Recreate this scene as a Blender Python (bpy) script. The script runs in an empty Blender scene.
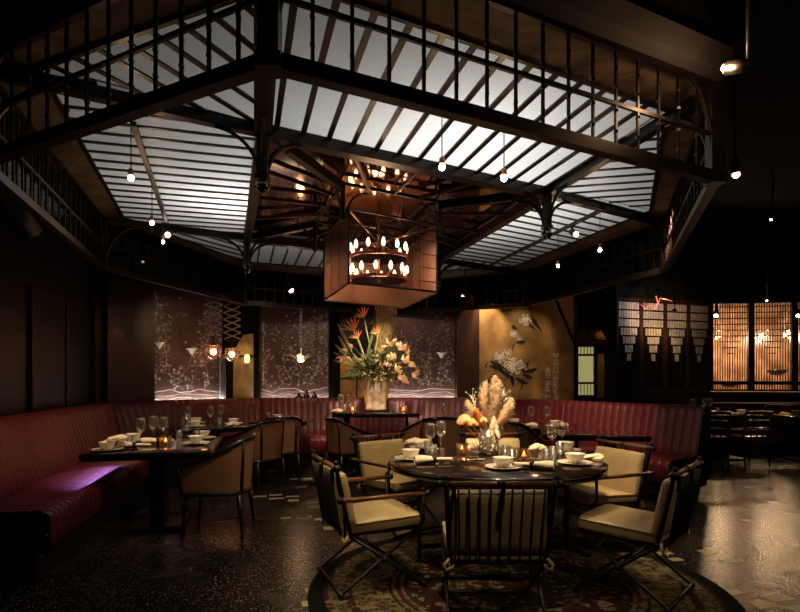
import bpy, math, random
from mathutils import Vector, Matrix
R = random.Random(7)
C = bpy.context.scene.collection
PI = math.pi
F, HX, HY, EYE = 560.0, 400.0, 376.0, 1.4

def at(px, py, z):
    """point at height z seen in the photo at px, py (room metres)"""
    d = (z - EYE) * F / (HY - py)
    return Vector(((px - HX) / F * d, d, z))
def atd(px, d, z=0.0):
    return Vector(((px - HX) / F * d, d, z))
def zat(py, d):
    return EYE + (HY - py) * d / F

# ---------------------------------------------------------------- materials
def nt(name):
    m = bpy.data.materials.new(name); m.use_nodes = True
    t = m.node_tree
    return m, t, t.nodes, t.links, t.nodes['Principled BSDF']
def mat(name, col, rough=.5, metal=0.0, var=0.0, scale=20.0, col2=None, bump=0.0, stretch=(1, 1, 1), coat=0.0, spec=None, detail=4):
    m, t, N, L, b = nt(name)
    b.inputs['Base Color'].default_value = (*col, 1)
    b.inputs['Roughness'].default_value = rough
    b.inputs['Metallic'].default_value = metal
    b.inputs['Coat Weight'].default_value = coat
    b.inputs['Coat Roughness'].default_value = .1
    if spec is not None: b.inputs['Specular IOR Level'].default_value = spec
    tc = N.new('ShaderNodeTexCoord'); mp = N.new('ShaderNodeMapping'); mp.inputs['Scale'].default_value = stretch
    L.new(tc.outputs['Object'], mp.inputs['Vector'])
    nz = N.new('ShaderNodeTexNoise'); nz.inputs['Scale'].default_value = scale; nz.inputs['Detail'].default_value = detail
    L.new(mp.outputs['Vector'], nz.inputs['Vector'])
    c2 = col2 or tuple(c * (1 - var) for c in col)
    if col2 or var:
        r = N.new('ShaderNodeValToRGB')
        r.color_ramp.elements[0].position = .35; r.color_ramp.elements[1].position = .65
        r.color_ramp.elements[0].color = (*c2, 1); r.color_ramp.elements[1].color = (*col, 1)
        L.new(nz.outputs['Fac'], r.inputs['Fac']); L.new(r.outputs['Color'], b.inputs['Base Color'])
    if bump:
        bp = N.new('ShaderNodeBump'); bp.inputs['Strength'].default_value = bump; bp.inputs['Distance'].default_value = .01
        L.new(nz.outputs['Fac'], bp.inputs['Height']); L.new(bp.outputs['Normal'], b.inputs['Normal'])
    return m
def emit(name, col, s):
    m, t, N, L, b = nt(name)
    b.inputs['Base Color'].default_value = (*col, 1)
    b.inputs['Emission Color'].default_value = (*col, 1); b.inputs['Emission Strength'].default_value = s
    try: m.cycles.emission_sampling = 'NONE'
    except Exception: pass
    return m
def glassy(name, tint=(.95, .96, .97), refl=.9, power=.35, dens=0.04, glow=None):
    """thin clear glass: see-through face on, mirror-like at grazing angles"""
    m, t, N, L, b = nt(name)
    out = N['Material Output']; N.remove(b)
    tr = N.new('ShaderNodeBsdfTransparent'); tr.inputs['Color'].default_value = (*tint, 1)
    gl = N.new('ShaderNodeBsdfPrincipled'); gl.inputs['Metallic'].default_value = .8; gl.inputs['Roughness'].default_value = .16; gl.inputs['Base Color'].default_value = (refl * .75, refl * .72, refl * .68, 1); gl.inputs['Specular IOR Level'].default_value = 1.0
    lw = N.new('ShaderNodeLayerWeight'); lw.inputs['Blend'].default_value = power
    mm = N.new('ShaderNodeMath'); mm.operation = 'ADD'; mm.inputs[1].default_value = dens; mm.use_clamp = True
    L.new(lw.outputs['Facing'], mm.inputs[0])
    mx = N.new('ShaderNodeMixShader')
    L.new(mm.outputs[0], mx.inputs['Fac']); L.new(tr.outputs[0], mx.inputs[1]); L.new(gl.outputs[0], mx.inputs[2])
    L.new(mx.outputs[0], out.inputs['Surface'])
    return m
def screen_mesh(name, col, alpha, scale=220, rough=.45, metal=.6):
    """fine woven wire: partly see-through"""
    m, t, N, L, b = nt(name)
    out = N['Material Output']
    b.inputs['Roughness'].default_value = rough; b.inputs['Metallic'].default_value = metal
    tc = N.new('ShaderNodeTexCoord'); mp = N.new('ShaderNodeMapping'); mp.inputs['Scale'].default_value = (1, 1, .15)
    nz = N.new('ShaderNodeTexNoise'); nz.inputs['Scale'].default_value = scale * .3
    L.new(tc.outputs['Object'], mp.inputs['Vector']); L.new(mp.outputs['Vector'], nz.inputs['Vector'])
    r = N.new('ShaderNodeValToRGB'); r.color_ramp.elements[0].color = (*[c * .55 for c in col], 1); r.color_ramp.elements[1].color = (*col, 1)
    L.new(nz.outputs['Fac'], r.inputs['Fac']); L.new(r.outputs['Color'], b.inputs['Base Color'])
    tr = N.new('ShaderNodeBsdfTransparent'); mx = N.new('ShaderNodeMixShader'); mx.inputs['Fac'].default_value = alpha
    L.new(tr.outputs[0], mx.inputs[1]); L.new(b.outputs[0], mx.inputs[2]); L.new(mx.outputs[0], out.inputs['Surface'])
    return m

M = {}
M['black'] = mat('black_iron', (.012, .010, .009), .38, .3, .3, 30, bump=.1)
M['bronze'] = mat('dark_bronze', (.017, .011, .008), .36, .7, .4, 12)
M['soffit'] = mat('aged_plaster_soffit', (.15, .095, .05), .8, 0, 0, 5, (.030, .019, .012), bump=.5)
M['dark'] = mat('black_paint', (.003, .003, .003), .9, spec=.1)
M['walldark'] = mat('dark_brown_panelling', (.014, .006, .005), .42, 0, .4, 5, stretch=(1, 1, .2))
M['wallcol'] = mat('reddish_brown_panel', (.060, .026, .016), .38, 0, .35, 30, stretch=(1, 1, .06))
M['mural'] = mat('plum_lacquer', (.092, .050, .046), .36, 0, .35, 3, stretch=(3, 3, .6))
M['muralink'] = mat('mother_of_pearl', (.66, .60, .57), .4, 0, .3, 40)
M['muralgold'] = mat('pearl_gold', (.55, .36, .16), .4, 0, .3, 40)
M['gold'] = mat('gold_leaf_plaster', (.44, .27, .10), .5, .25, 0, 3.2, (.20, .115, .045), bump=.6, detail=9)
M['ink'] = mat('black_ink', (.012, .012, .014), .6)
M['wash'] = mat('white_wash', (.85, .78, .68), .7, 0, .35, 20)
M['leather'] = mat('oxblood_leather', (.165, .023, .031), .42, 0, .3, 14, bump=.2, coat=.06)
M['plinth'] = mat('dark_plinth', (.012, .006, .005), .5)
M['wood'] = mat('brown_wood', (.21, .085, .035), .36, 0, .5, 60, stretch=(1, .12, .12), coat=.2)
M['darkwood'] = mat('black_lacquered_wood', (.010, .007, .006), .28, 0, .3, 30, coat=.3)
M['tabletop'] = mat('dark_polished_tabletop', (.024, .013, .008), .12, 0, 0, 9, (.012, .007, .005), stretch=(.3, 3, 1), coat=.5)
M['cream'] = mat('cream_leather', (.66, .49, .25), .29, 0, .18, 9, bump=.25, coat=.1)
M['cane'] = mat('woven_cane', (.46, .22, .10), .55, 0, .45, 160, bump=.5)
M['porcelain'] = mat('white_porcelain', (.80, .72, .60), .22, coat=.3)
M['linen'] = mat('cream_linen', (.76, .64, .47), .8, 0, .12, 60, bump=.2)
M['glass'] = glassy('clear_glass', tint=(.97, .97, .96), power=.3, dens=.05)
M['vaseglass'] = glassy('cut_glass', power=.35, dens=.10)
M['candle'] = emit('candle_flame', (1.0, .50, .16), 9)
M['wax'] = mat('candle_wax', (.9, .6, .3), .5)
M['bulb'] = emit('glowing_bulb', (1.0, .62, .30), 55)
M['filbulb'] = emit('filament_bulb', (1.0, .66, .38), 9)
M['pinkglobe'] = emit('pink_lit_globe', (1.0, .42, .22), 1.6)
M['socket'] = mat('brass_socket', (.35, .17, .07), .35, .8)
M['copper'] = mat('copper', (.55, .22, .11), .3, .85, .3, 20)
M['coppermesh'] = screen_mesh('copper_wire_mesh', (.25, .115, .068), .80)
M['greymesh'] = screen_mesh('fine_wire_mesh', (.36, .19, .13), .33)
M['botmesh'] = screen_mesh('pale_copper_mesh', (.78, .42, .28), .5)
M['duct'] = mat('black_duct', (.01, .01, .01), .4, .5)
M['vase'] = mat('cream_glazed_ceramic', (.74, .60, .42), .38, 0, 0, 13, (.42, .31, .19), bump=.8, detail=8)
M['pampas'] = mat('pampas_cream', (.95, .80, .60), .9, 0, .25, 60)
M['pampas2'] = mat('pampas_tan', (.80, .50, .24), .9, 0, .3, 60)
M['strelitzia'] = mat('orange_petal', (.72, .20, .07), .45)
M['leaf'] = mat('green_leaf', (.10, .15, .045), .5, 0, .5, 20)
M['leaf2'] = mat('olive_leaf', (.34, .31, .12), .5, 0, .4, 20)
M['peach'] = mat('peach_blossom', (.60, .30, .15), .55, 0, .3, 20)
M['reed'] = mat('straw_reeds', (.30, .22, .07), .8, 0, .5, 90)
M['curtain'] = mat('dark_plum_drape', (.030, .020, .026), .7, 0, .2, 20)
M['greydrape'] = mat('grey_drape', (.16, .16, .17), .6)
M['capiz'] = mat('frosted_white_tile', (.42, .38, .34), .35, 0, .35, 14)
M['roomback'] = mat('amber_painted_wall', (.60, .38, .22), .6, 0, 0, 3.2, (.20, .09, .06), detail=8)
M['sofa'] = mat('plum_fabric', (.045, .016, .018), .8)
M['tan'] = mat('tan_fabric', (.34, .22, .13), .85)
M['neon'] = emit('red_neon', (.8, .16, .12), .12)
M['winpane'] = emit('backlit_rice_paper', (.62, .55, .22), .42)
M['strip'] = emit('warm_white_strip', (1, .86, .62), 2.0)
M['rooftile'] = mat('clay_roof_tile', (.16, .06, .04), .6, 0, .4, 14)

def floor_material():
    m, t, N, L, b = nt('black_terrazzo')
    tc = N.new('ShaderNodeTexCoord')
    v = N.new('ShaderNodeTexVoronoi'); v.inputs['Scale'].default_value = 85
    L.new(tc.outputs['Object'], v.inputs['Vector'])
    sp = N.new('ShaderNodeSeparateColor'); L.new(v.outputs['Color'], sp.inputs['Color'])
    r = N.new('ShaderNodeValToRGB'); cr = r.color_ramp; cr.interpolation = 'CONSTANT'
    cr.elements[0].position = 0; cr.elements[0].color = (.010, .008, .007, 1)
    cr.elements[1].position = .50; cr.elements[1].color = (.040, .032, .025, 1)
    e = cr.elements.new(.68); e.color = (.12, .10, .08, 1)
    e = cr.elements.new(.88); e.color = (.28, .24, .19, 1)
    L.new(sp.outputs['Red'], r.inputs['Fac'])
    g = N.new('ShaderNodeValToRGB'); g.color_ramp.elements[0].position = .34; g.color_ramp.elements[0].color = (1, 1, 1, 1)
    g.color_ramp.elements[1].position = .5; g.color_ramp.elements[1].color = (.12, .12, .12, 1)
    mv = N.new('ShaderNodeMath'); mv.operation = 'MULTIPLY'; mv.inputs[1].default_value = 1.0
    L.new(v.outputs['Distance'], mv.inputs[0]); L.new(mv.outputs[0], g.inputs['Fac'])
    mx = N.new('ShaderNodeMix'); mx.data_type = 'RGBA'; mx.blend_type = 'MULTIPLY'; mx.inputs[0].default_value = 1
    L.new(r.outputs['Color'], mx.inputs[6]); L.new(g.outputs['Color'], mx.inputs[7])
    L.new(mx.outputs[2], b.inputs['Base Color'])
    nz = N.new('ShaderNodeTexNoise'); nz.inputs['Scale'].default_value = 1.6; L.new(tc.outputs['Object'], nz.inputs['Vector'])
    mr = N.new('ShaderNodeMapRange'); mr.inputs[3].default_value = .25; mr.inputs[4].default_value = .29
    L.new(nz.outputs['Fac'], mr.inputs['Value']); L.new(mr.outputs[0], b.inputs['Roughness'])
    return m
M['floor'] = floor_material()
M['tile'] = mat('cream_floor_inlay', (.46, .38, .22), .35, 0, .25, 30)

def rug_material():
    m, t, N, L, b = nt('oriental_rug')
    b.inputs['Roughness'].default_value = .95; b.inputs['Specular IOR Level'].default_value = .1
    tc = N.new('ShaderNodeTexCoord')
    ln = N.new('ShaderNodeVectorMath'); ln.operation = 'LENGTH'; L.new(tc.outputs['Object'], ln.inputs[0])
    dv = N.new('ShaderNodeMath'); dv.operation = 'DIVIDE'; dv.inputs[1].default_value = 1.36; L.new(ln.outputs['Value'], dv.inputs[0])
    r = N.new('ShaderNodeValToRGB'); cr = r.color_ramp; cr.interpolation = 'CONSTANT'
    stops = [(0, (.085, .018, .016)), (.10, (.20, .14, .065)), (.12, (.030, .030, .018)), (.27, (.22, .16, .075)), (.285, (.09, .018, .018)), (.31, (.20, .145, .07)), (.33, (.05, .014, .012)), (.52, (.03, .03, .018)), (.54, (.24, .18, .09)), (.555, (.10, .020, .018)),
             (.58, (.24, .18, .085)), (.60, (.035, .03, .02)), (.615, (.25, .19, .085)), (.79, (.035, .03, .02)), (.80, (.10, .020, .018)), (.83, (.25, .19, .09)), (.905, (.10, .022, .02)), (.925, (.010, .012, .007))]
    stops = [(p_, (c_[0] * .55, c_[1] * .62, c_[2] * .62)) for p_, c_ in stops]
    cr.elements[0].position, cr.elements[0].color = 0, (*stops[0][1], 1)
    cr.elements[1].position, cr.elements[1].color = stops[1][0], (*stops[1][1], 1)
    for p, c in stops[2:]:
        e = cr.elements.new(p); e.color = (*c, 1)
    L.new(dv.outputs[0], r.inputs['Fac'])
    # small woven figures
    v = N.new('ShaderNodeTexVoronoi'); v.inputs['Scale'].default_value = 21; L.new(tc.outputs['Object'], v.inputs['Vector'])
    nz = N.new('ShaderNodeTexNoise'); nz.inputs['Scale'].default_value = 30; nz.inputs['Detail'].default_value = 3; L.new(tc.outputs['Object'], nz.inputs['Vector'])
    ad = N.new('ShaderNodeMath'); ad.operation = 'MULTIPLY'; L.new(v.outputs['Distance'], ad.inputs[0]); L.new(nz.outputs['Fac'], ad.inputs[1])
    rr = N.new('ShaderNodeValToRGB'); rr.color_ramp.interpolation = 'CONSTANT'
    rr.color_ramp.elements[0].position = 0; rr.color_ramp.elements[0].color = (1, 1, 1, 1)
    rr.color_ramp.elements[1].position = .12; rr.color_ramp.elements[1].color = (0, 0, 0, 1)
    e = rr.color_ramp.elements.new(.17); e.color = (1, 1, 1, 1)
    e = rr.color_ramp.elements.new(.26); e.color = (0, 0, 0, 1)
    L.new(ad.outputs[0], rr.inputs['Fac'])
    c2 = N.new('ShaderNodeValToRGB'); c2.color_ramp.interpolation = 'CONSTANT'
    c2.color_ramp.elements[0].color = (.05, .010, .010, 1); c2.color_ramp.elements[1].position = .35; c2.color_ramp.elements[1].color = (.020, .020, .012, 1)
    e = c2.color_ramp.elements.new(.66); e.color = (.20, .15, .085, 1)
    sp = N.new('ShaderNodeSeparateColor'); L.new(v.outputs['Color'], sp.inputs['Color']); L.new(sp.outputs['Red'], c2.inputs['Fac'])
    edge = N.new('ShaderNodeMath'); edge.operation = 'LESS_THAN'; edge.inputs[1].default_value = .925; L.new(dv.outputs[0], edge.inputs[0])
    fm = N.new('ShaderNodeMath'); fm.operation = 'MULTIPLY'; L.new(rr.outputs['Color'], fm.inputs[0]); L.new(edge.outputs[0], fm.inputs[1])
    mx = N.new('ShaderNodeMix'); mx.data_type = 'RGBA'; L.new(fm.outputs[0], mx.inputs[0])
    L.new(r.outputs['Color'], mx.inputs[6]); L.new(c2.outputs['Color'], mx.inputs[7]); L.new(mx.outputs[2], b.inputs['Base Color'])
    return m
M['rug'] = rug_material()

def fabric_material():
    m, t, N, L, b = nt('white_canopy_fabric')
    out = N['Material Output']; N.remove(b)
    tc = N.new('ShaderNodeTexCoord'); br = N.new('ShaderNodeTexBrick'); br.inputs['Scale'].default_value = 30
    br.inputs['Color1'].default_value = (.82, .82, .80, 1); br.inputs['Color2'].default_value = (.74, .74, .72, 1); br.inputs['Mortar'].default_value = (.66, .66, .63, 1)
    L.new(tc.outputs['Object'], br.inputs['Vector'])
    tl = N.new('ShaderNodeBsdfTranslucent'); df = N.new('ShaderNodeBsdfDiffuse'); mx = N.new('ShaderNodeMixShader'); mx.inputs['Fac'].default_value = .3
    L.new(br.outputs['Color'], tl.inputs['Color']); L.new(br.outputs['Color'], df.inputs['Color'])
    L.new(tl.outputs[0], mx.inputs[1]); L.new(df.outputs[0], mx.inputs[2]); L.new(mx.outputs[0], out.inputs['Surface'])
    return m
M['fabric'] = fabric_material()
def mirror_material():
    m, t, N, L, b = nt('bronze_mirror')
    b.inputs['Base Color'].default_value = (.50, .33, .23, 1); b.inputs['Metallic'].default_value = 1
    tc = N.new('ShaderNodeTexCoord'); nz = N.new('ShaderNodeTexNoise'); nz.inputs['Scale'].default_value = 5; L.new(tc.outputs['Object'], nz.inputs['Vector'])
    mr = N.new('ShaderNodeMapRange'); mr.inputs[3].default_value = .03; mr.inputs[4].default_value = .10; L.new(nz.outputs['Fac'], mr.inputs['Value']); L.new(mr.outputs[0], b.inputs['Roughness'])
    return m
M['mirror'] = mirror_material()

# ---------------------------------------------------------------- mesh builder
class MB:
    def __init__(s): s.v, s.f, s.m, s.sm, s.cur = [], [], [], [], 0
    def face(s, idx, smooth=False): s.f.append(idx); s.m.append(s.cur); s.sm.append(smooth)
    def poly(s, pts):
        k = len(s.v); s.v += [Vector(p) for p in pts]; s.face(list(range(k, k + len(pts))))
    def box(s, c, size, rot=None):
        """box centred at c"""
        k = len(s.v); hx, hy, hz = [q / 2 for q in size]
        for x in (-hx, hx):
            for y in (-hy, hy):
                for z in (-hz, hz):
                    p = Vector((x, y, z))
                    if rot is not None: p = rot @ p
                    s.v.append(Vector(c) + p)
        for q in ((0, 1, 3, 2), (4, 6, 7, 5), (0, 4, 5, 1), (2, 3, 7, 6), (0, 2, 6, 4), (1, 5, 7, 3)): s.face([k + i for i in q])
    def bar(s, a, b, w, h, up=(0, 0, 1)):
        """rectangular bar from a to b, w sideways, h along up"""
        a, b = Vector(a), Vector(b); d = b - a
        if d.length < 1e-6: return
        x = d.normalized(); u = Vector(up)
        if abs(x.dot(u)) > .98: u = Vector((0, 1, 0))
        y = u.cross(x).normalized(); z = x.cross(y)
        s.box((a + b) / 2, (d.length, w, h), Matrix((x, y, z)).transposed())
    def tube(s, pts, r, n=8, cap=True, flat=1.0, up=(0, 0, 1)):
        pts = [Vector(p) for p in pts]; rs = r if isinstance(r, (list, tuple)) else [r] * len(pts)
        k = len(s.v); prev = None
        for i, p in enumerate(pts):
            t = (pts[min(i + 1, len(pts) - 1)] - pts[max(i - 1, 0)])
            t = t.normalized() if t.length > 1e-9 else Vector((0, 0, 1))
            if prev is None:
                u = Vector(up)
                if abs(t.dot(u)) > .97: u = Vector((0, 1, 0))
                a = u.cross(t).normalized()
            else:
                a = (prev - t * prev.dot(t)); a = a.normalized() if a.length > 1e-6 else prev
            prev = a; b = t.cross(a)
            for j in range(n):
                th = 2 * PI * (j + .5) / n
                s.v.append(p + a * math.cos(th) * rs[i] * flat + b * math.sin(th) * rs[i])
        for i in range(len(pts) - 1):
            for j in range(n):
                q = k + i * n; s.face([q + j, q + (j + 1) % n, q + n + (j + 1) % n, q + n + j], n > 5)
        if cap:
            s.face([k + j for j in range(n)][::-1]); s.face([k + (len(pts) - 1) * n + j for j in range(n)])
    def lathe(s, prof, c=(0, 0, 0), n=20, sx=1, sy=1, fn=None):
        c = Vector(c); k = len(s.v)
        for i, (r, z) in enumerate(prof):
            for j in range(n):
                th = 2 * PI * j / n; rr = r * (fn(th, z) if fn else 1)
                s.v.append(c + Vector((rr * math.cos(th) * sx, rr * math.sin(th) * sy, z)))
        for i in range(len(prof) - 1):
            for j in range(n):
                q = k + i * n; s.face([q + j, q + (j + 1) % n, q + n + (j + 1) % n, q + n + j], True)
        if prof[0][0] > 1e-4: s.face([k + j for j in range(n)][::-1])
        if prof[-1][0] > 1e-4: s.face([k + (len(prof) - 1) * n + j for j in range(n)])
    def ball(s, c, r, n=14, sz=1.0):
        s.lathe([(max(1e-5, r * math.sin(PI * i / 8)), -r * sz * math.cos(PI * i / 8)) for i in range(9)], c, n)
    def rbox(s, c, size, b=.02, rot=None, puff=0.0, n=6):
        """soft cushion: superellipsoid-like grid box with rounded corners and puffed faces"""
        c = Vector(c); k0 = len(s.v); hx, hy, hz = [q / 2 for q in size]; seen = {}
        def vid(p):
            key = (round(p.x, 5), round(p.y, 5), round(p.z, 5))
            if key not in seen:
                q = Vector((max(-hx + b, min(hx - b, p.x)), max(-hy + b, min(hy - b, p.y)), max(-hz + b, min(hz - b, p.z))))
                d = p - q
                w = q + d.normalized() * b if d.length > 1e-6 else p.copy()
                if puff:
                    fx, fy, fz = 1 - (p.x / hx) ** 2, 1 - (p.y / hy) ** 2, 1 - (p.z / hz) ** 2
                    if hz <= hx and hz <= hy: w.z += puff * fx * fy * (1 if p.z > 0 else -1) * (abs(p.z) / hz)
                    else: w.y += puff * fx * fz * (1 if p.y > 0 else -1) * (abs(p.y) / hy)
                if rot is not None: w = rot @ w
                seen[key] = len(s.v); s.v.append(c + w)
            return seen[key]
        def ax(h):
            e = [-h, -h + b * .3, -h + b]; m = [(-h + b) + (2 * h - 2 * b) * i / n for i in range(1, n)]
            return e + m + [h - b, h - b * .3, h]
        A = [ax(hx), ax(hy), ax(hz)]; H = (hx, hy, hz)
        for a in range(3):
            u, w = (a + 1) % 3, (a + 2) % 3
            for sg in (-1, 1):
                for i in range(len(A[u]) - 1):
                    for j in range(len(A[w]) - 1):
                        q = []
                        for du, dw in ((0, 0), (1, 0), (1, 1), (0, 1)):
                            p = [0, 0, 0]; p[a] = H[a] * sg; p[u] = A[u][i + du]; p[w] = A[w][j + dw]; q.append(vid(Vector(p)))
                        if len(set(q)) > 2:
                            q = list(dict.fromkeys(q)); s.face(q if sg > 0 else q[::-1], True)
    def build(s, name, mats, parent=None, world=False):
        me = bpy.data.meshes.new(name)
        off = parent.location if (world and parent is not None) else Vector((0, 0, 0))
        me.from_pydata([tuple(p - off) for p in s.v], [], s.f)
        if not isinstance(mats, (list, tuple)): mats = [mats]
        for q in mats: me.materials.append(M[q] if isinstance(q, str) else q)
        me.polygons.foreach_set('material_index', s.m); me.polygons.foreach_set('use_smooth', s.sm)
        me.update()
        o = bpy.data.objects.new(name, me); C.objects.link(o)
        if parent is not None: o.parent = parent
        return o
def tag(o, label=None, cat=None, group=None, kind=None):
    if label: o['label'] = label
    if cat: o['category'] = cat
    if group: o['group'] = group
    if kind: o['kind'] = kind
    return o
def thing(name, label, cat, loc=(0, 0, 0), rz=0.0, group=None, kind=None):
    o = bpy.data.objects.new(name, None); C.objects.link(o); o.empty_display_size = .1
    o.location = loc; o.rotation_euler = (0, 0, rz)
    return tag(o, label, cat, group, kind)
def struct(name, mb, m): return tag(mb.build(name, m), kind='structure')
def dup(o, loc, rz=0.0, label=None, scale=None):
    def cp(a, par):
        c = a.copy(); C.objects.link(c); c.parent = par
        for ch in a.children: cp(ch, c)
        return c
    c = cp(o, None); c.location = loc; c.rotation_euler = (0, 0, rz)
    if label: c['label'] = label
    if scale: c.scale = scale
    return c
class Proto:
    """first placement moves the thing itself, later ones copy it"""
    def __init__(s, o): s.o, s.used = o, False
    def put(s, loc, rz, label, scale=None):
        if not s.used:
            s.used = True; s.o.location = loc; s.o.rotation_euler = (0, 0, rz); s.o['label'] = label
            if scale: s.o.scale = scale
            return s.o
        return dup(s.o, loc, rz, label, scale)
def ang(fx, fy):                      # rotation that turns local +Y to (fx, fy)
    return math.atan2(-fx, fy)
def lamp(kind, loc, col, energy, size=.1, to=None, blend=.6, cone=60, name='lamp', **kw):
    d = bpy.data.lights.new(name, kind); d.color = col; d.energy = energy
    if kind in ('POINT', 'SPOT'): d.shadow_soft_size = size
    if kind == 'AREA': d.size = size
    if kind == 'AREA' and 'size_y' in kw: d.shape = 'RECTANGLE'; d.size_y = kw['size_y']
    if kind == 'SPOT': d.spot_size = math.radians(cone); d.spot_blend = blend
    o = bpy.data.objects.new(name, d); C.objects.link(o); o.location = loc
    if to is not None: o.rotation_euler = (Vector(to) - Vector(loc)).to_track_quat('-Z', 'Y').to_euler()
    return o

def fluff(name, col):
    m, t, N, L, b = nt(name)
    out = N['Material Output']; N.remove(b)
    tl = N.new('ShaderNodeBsdfTranslucent'); df = N.new('ShaderNodeBsdfDiffuse'); mx = N.new('ShaderNodeMixShader'); mx.inputs['Fac'].default_value = .5
    tl.inputs['Color'].default_value = (*col, 1); df.inputs['Color'].default_value = (*col, 1)
    L.new(tl.outputs[0], mx.inputs[1]); L.new(df.outputs[0], mx.inputs[2]); L.new(mx.outputs[0], out.inputs['Surface'])
    return m
M['pampas'] = fluff('pampas_cream_fluff', (.98, .84, .66)); M['pampas2'] = fluff('pampas_tan_fluff', (.92, .58, .30))
M['shield_hood'] = mat('aged_brown_plaster', (.014, .009, .006), .8, 0, .5, 6)
M['smoke'] = glassy('smoked_glass', tint=(.16, .13, .11), refl=.05, power=.3, dens=.06)
M['chromeball'] = mat('dark_chrome', (.10, .12, .10), .15, 1)
M['copperbar'] = mat('reddish_bronze', (.075, .022, .013), .4, .5)
M['scissor'] = mat('brown_scissor_metal', (.34, .20, .12), .4, .3)
M['warmlens'] = emit('warm_lens', (1, .75, .45), 14)
M['lantern'] = emit('small_lantern_glow', (1, .7, .35), 1.3)
M['redwood'] = mat('reddish_dark_wood', (.028, .010, .007), .4, 0, .3, 20)
M['bulbsoft'] = emit('warm_frosted_bulb', (1, .58, .28), 14)
M['greymetal'] = mat('grey_metal', (.22, .22, .22), .4, .5)
M['chain'] = mat('silver_chain', (.45, .45, .5), .35, .7)
M['brassy'] = mat('antique_brass', (.38, .24, .10), .4, .6)
M['pinkglass'] = glassy('pink_glass', tint=(1, .62, .5), power=.45, dens=.12)
M['canecush'] = mat('brown_leather_seat', (.10, .045, .02), .5)
M['candleglass'] = glassy('amber_reflecting_glass', tint=(1, .80, .60), power=.4, dens=.08)
M['etched'] = mat('etched_pearl_pattern', (.62, .62, .54), .5)
M['dusty'] = mat('dusty_rose_buds', (.38, .17, .15), .7)
# ---------------------------------------------------------------- canopy plan
A = 1.08
ZB, ZM, ZT = EYE + A, EYE + 1.216 * A, EYE + 1.464 * A      # bottom beam, mid rail, top rail
V = {1: at(270, 62, ZB), 2: at(715, 178, ZB), 3: at(665, 270, ZB), 4: at(525, 305, ZB), 8: at(395, 313, ZB), 5: at(245, 303, ZB), 6: at(103, 268, ZB), 7: at(-20, 162, ZB)}
W = {1: at(287, -20, ZT), 2: at(667, 110, ZT), 3: at(650, 211, ZT), 4: at(516, 266, ZT), 8: at(395, 274, ZT), 5: at(245, 262, ZT), 6: at(124, 218, ZT), 7: at(40, 68, ZT)}
I = {'a': at(263, 127, ZT), 'b': at(547, 190, ZT), 'c': at(438, 258, ZT), 'd': at(247, 236, ZT)}
J = {'a': atd(343, 4.62, ZT), 'b': atd(440, 5.11, ZT), 'c': atd(402, 6.45, ZT), 'd': atd(315, 5.75, ZT)}
def wz(p, z): return Vector((p[0], p[1], z))
RING = [1, 2, 3, 4, 8, 5, 6, 7]
cx = sum(V[k].x for k in RING) / 8; cy = sum(V[k].y for k in RING) / 8
canopy = thing('ceiling_canopy', 'octagonal black iron and white fabric canopy hung over the dining booth', 'canopy', (cx, cy, ZB))
# friezes: grid of glazing bars between corner posts
NB = {}
for i, k in enumerate(RING):
    a, b = V[k], V[RING[(i + 1) % 8]]
    n = max(6, round((b - a).length / .15)); mb = MB()
    d = (b - a) / n; u = d.normalized()
    for j in range(1, n):
        p = a + d * j
        top = ZT
        e = min(j, n - j) * d.length
        mb.bar(wz(p, ZB), wz(p, top), .012, .012, up=u)
    for z, w, h in ((ZM, .016, .018),):
        mb.bar(wz(a, z), wz(b, z), w, h)
    mb.bar(wz(a, ZT), wz(b, ZT), .03, .03)
    # little rivets on the bars
    for j in range(1, n):
        for z in (ZB + .10, ZB + .2, ZM + .08, ZM + .17): mb.box(wz(a + d * j, z), (.017, .017, .012))
    # rounded shoulder at each end
    for P, s in ((a, 1), (b, -1)):
        r = .24; h = ZT - ZB - .08
        mb.tube([wz(P + u * s * (.02 + r * (1 - math.cos(t * PI / 20))), ZB + .08 + h * math.sin(t * PI / 20)) for t in range(11)], .014, 6)
    mb.build('frieze_grille', 'bronze', canopy, True)
    mb = MB(); mb.bar(wz(a, ZB), wz(b, ZB), .05, .045); mb.bar(wz(a, ZB + .03), wz(b, ZB + .03), .02, .02); mb.bar(wz(a, ZB - .024), wz(b, ZB - .024), .055, .008)
    mb.build('bottom_beam', 'bronze', canopy, True)
for k in RING:
    mb = MB(); w = .07
    mb.box((V[k].x, V[k].y, (ZB + ZT) / 2), (w, w, ZT - ZB + .02)); mb.box((V[k].x, V[k].y, ZB - .01), (.09, .09, .05))
    mb.build('corner_post', 'bronze', canopy, True)
# glazed dark panes of the far friezes (the near ones stand open)
for a, b in ((3, 4), (4, 8), (8, 5), (5, 6), (6, 7), (2, 3)):
    mb = MB(); u = (V[b] - V[a]).normalized(); n_ = Vector((u.y, -u.x, 0))
    if n_.dot(Vector((cx, cy, 0)) - V[a]) > 0: n_ = -n_
    P, Q = V[a] + n_ * .02, V[b] + n_ * .02
    mb.bar(wz(P, (ZB + ZT) / 2), wz(Q, (ZB + ZT) / 2), .006, ZT - ZB - .02)
    mb.build('smoked_glass', 'smoke', canopy, True)
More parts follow.
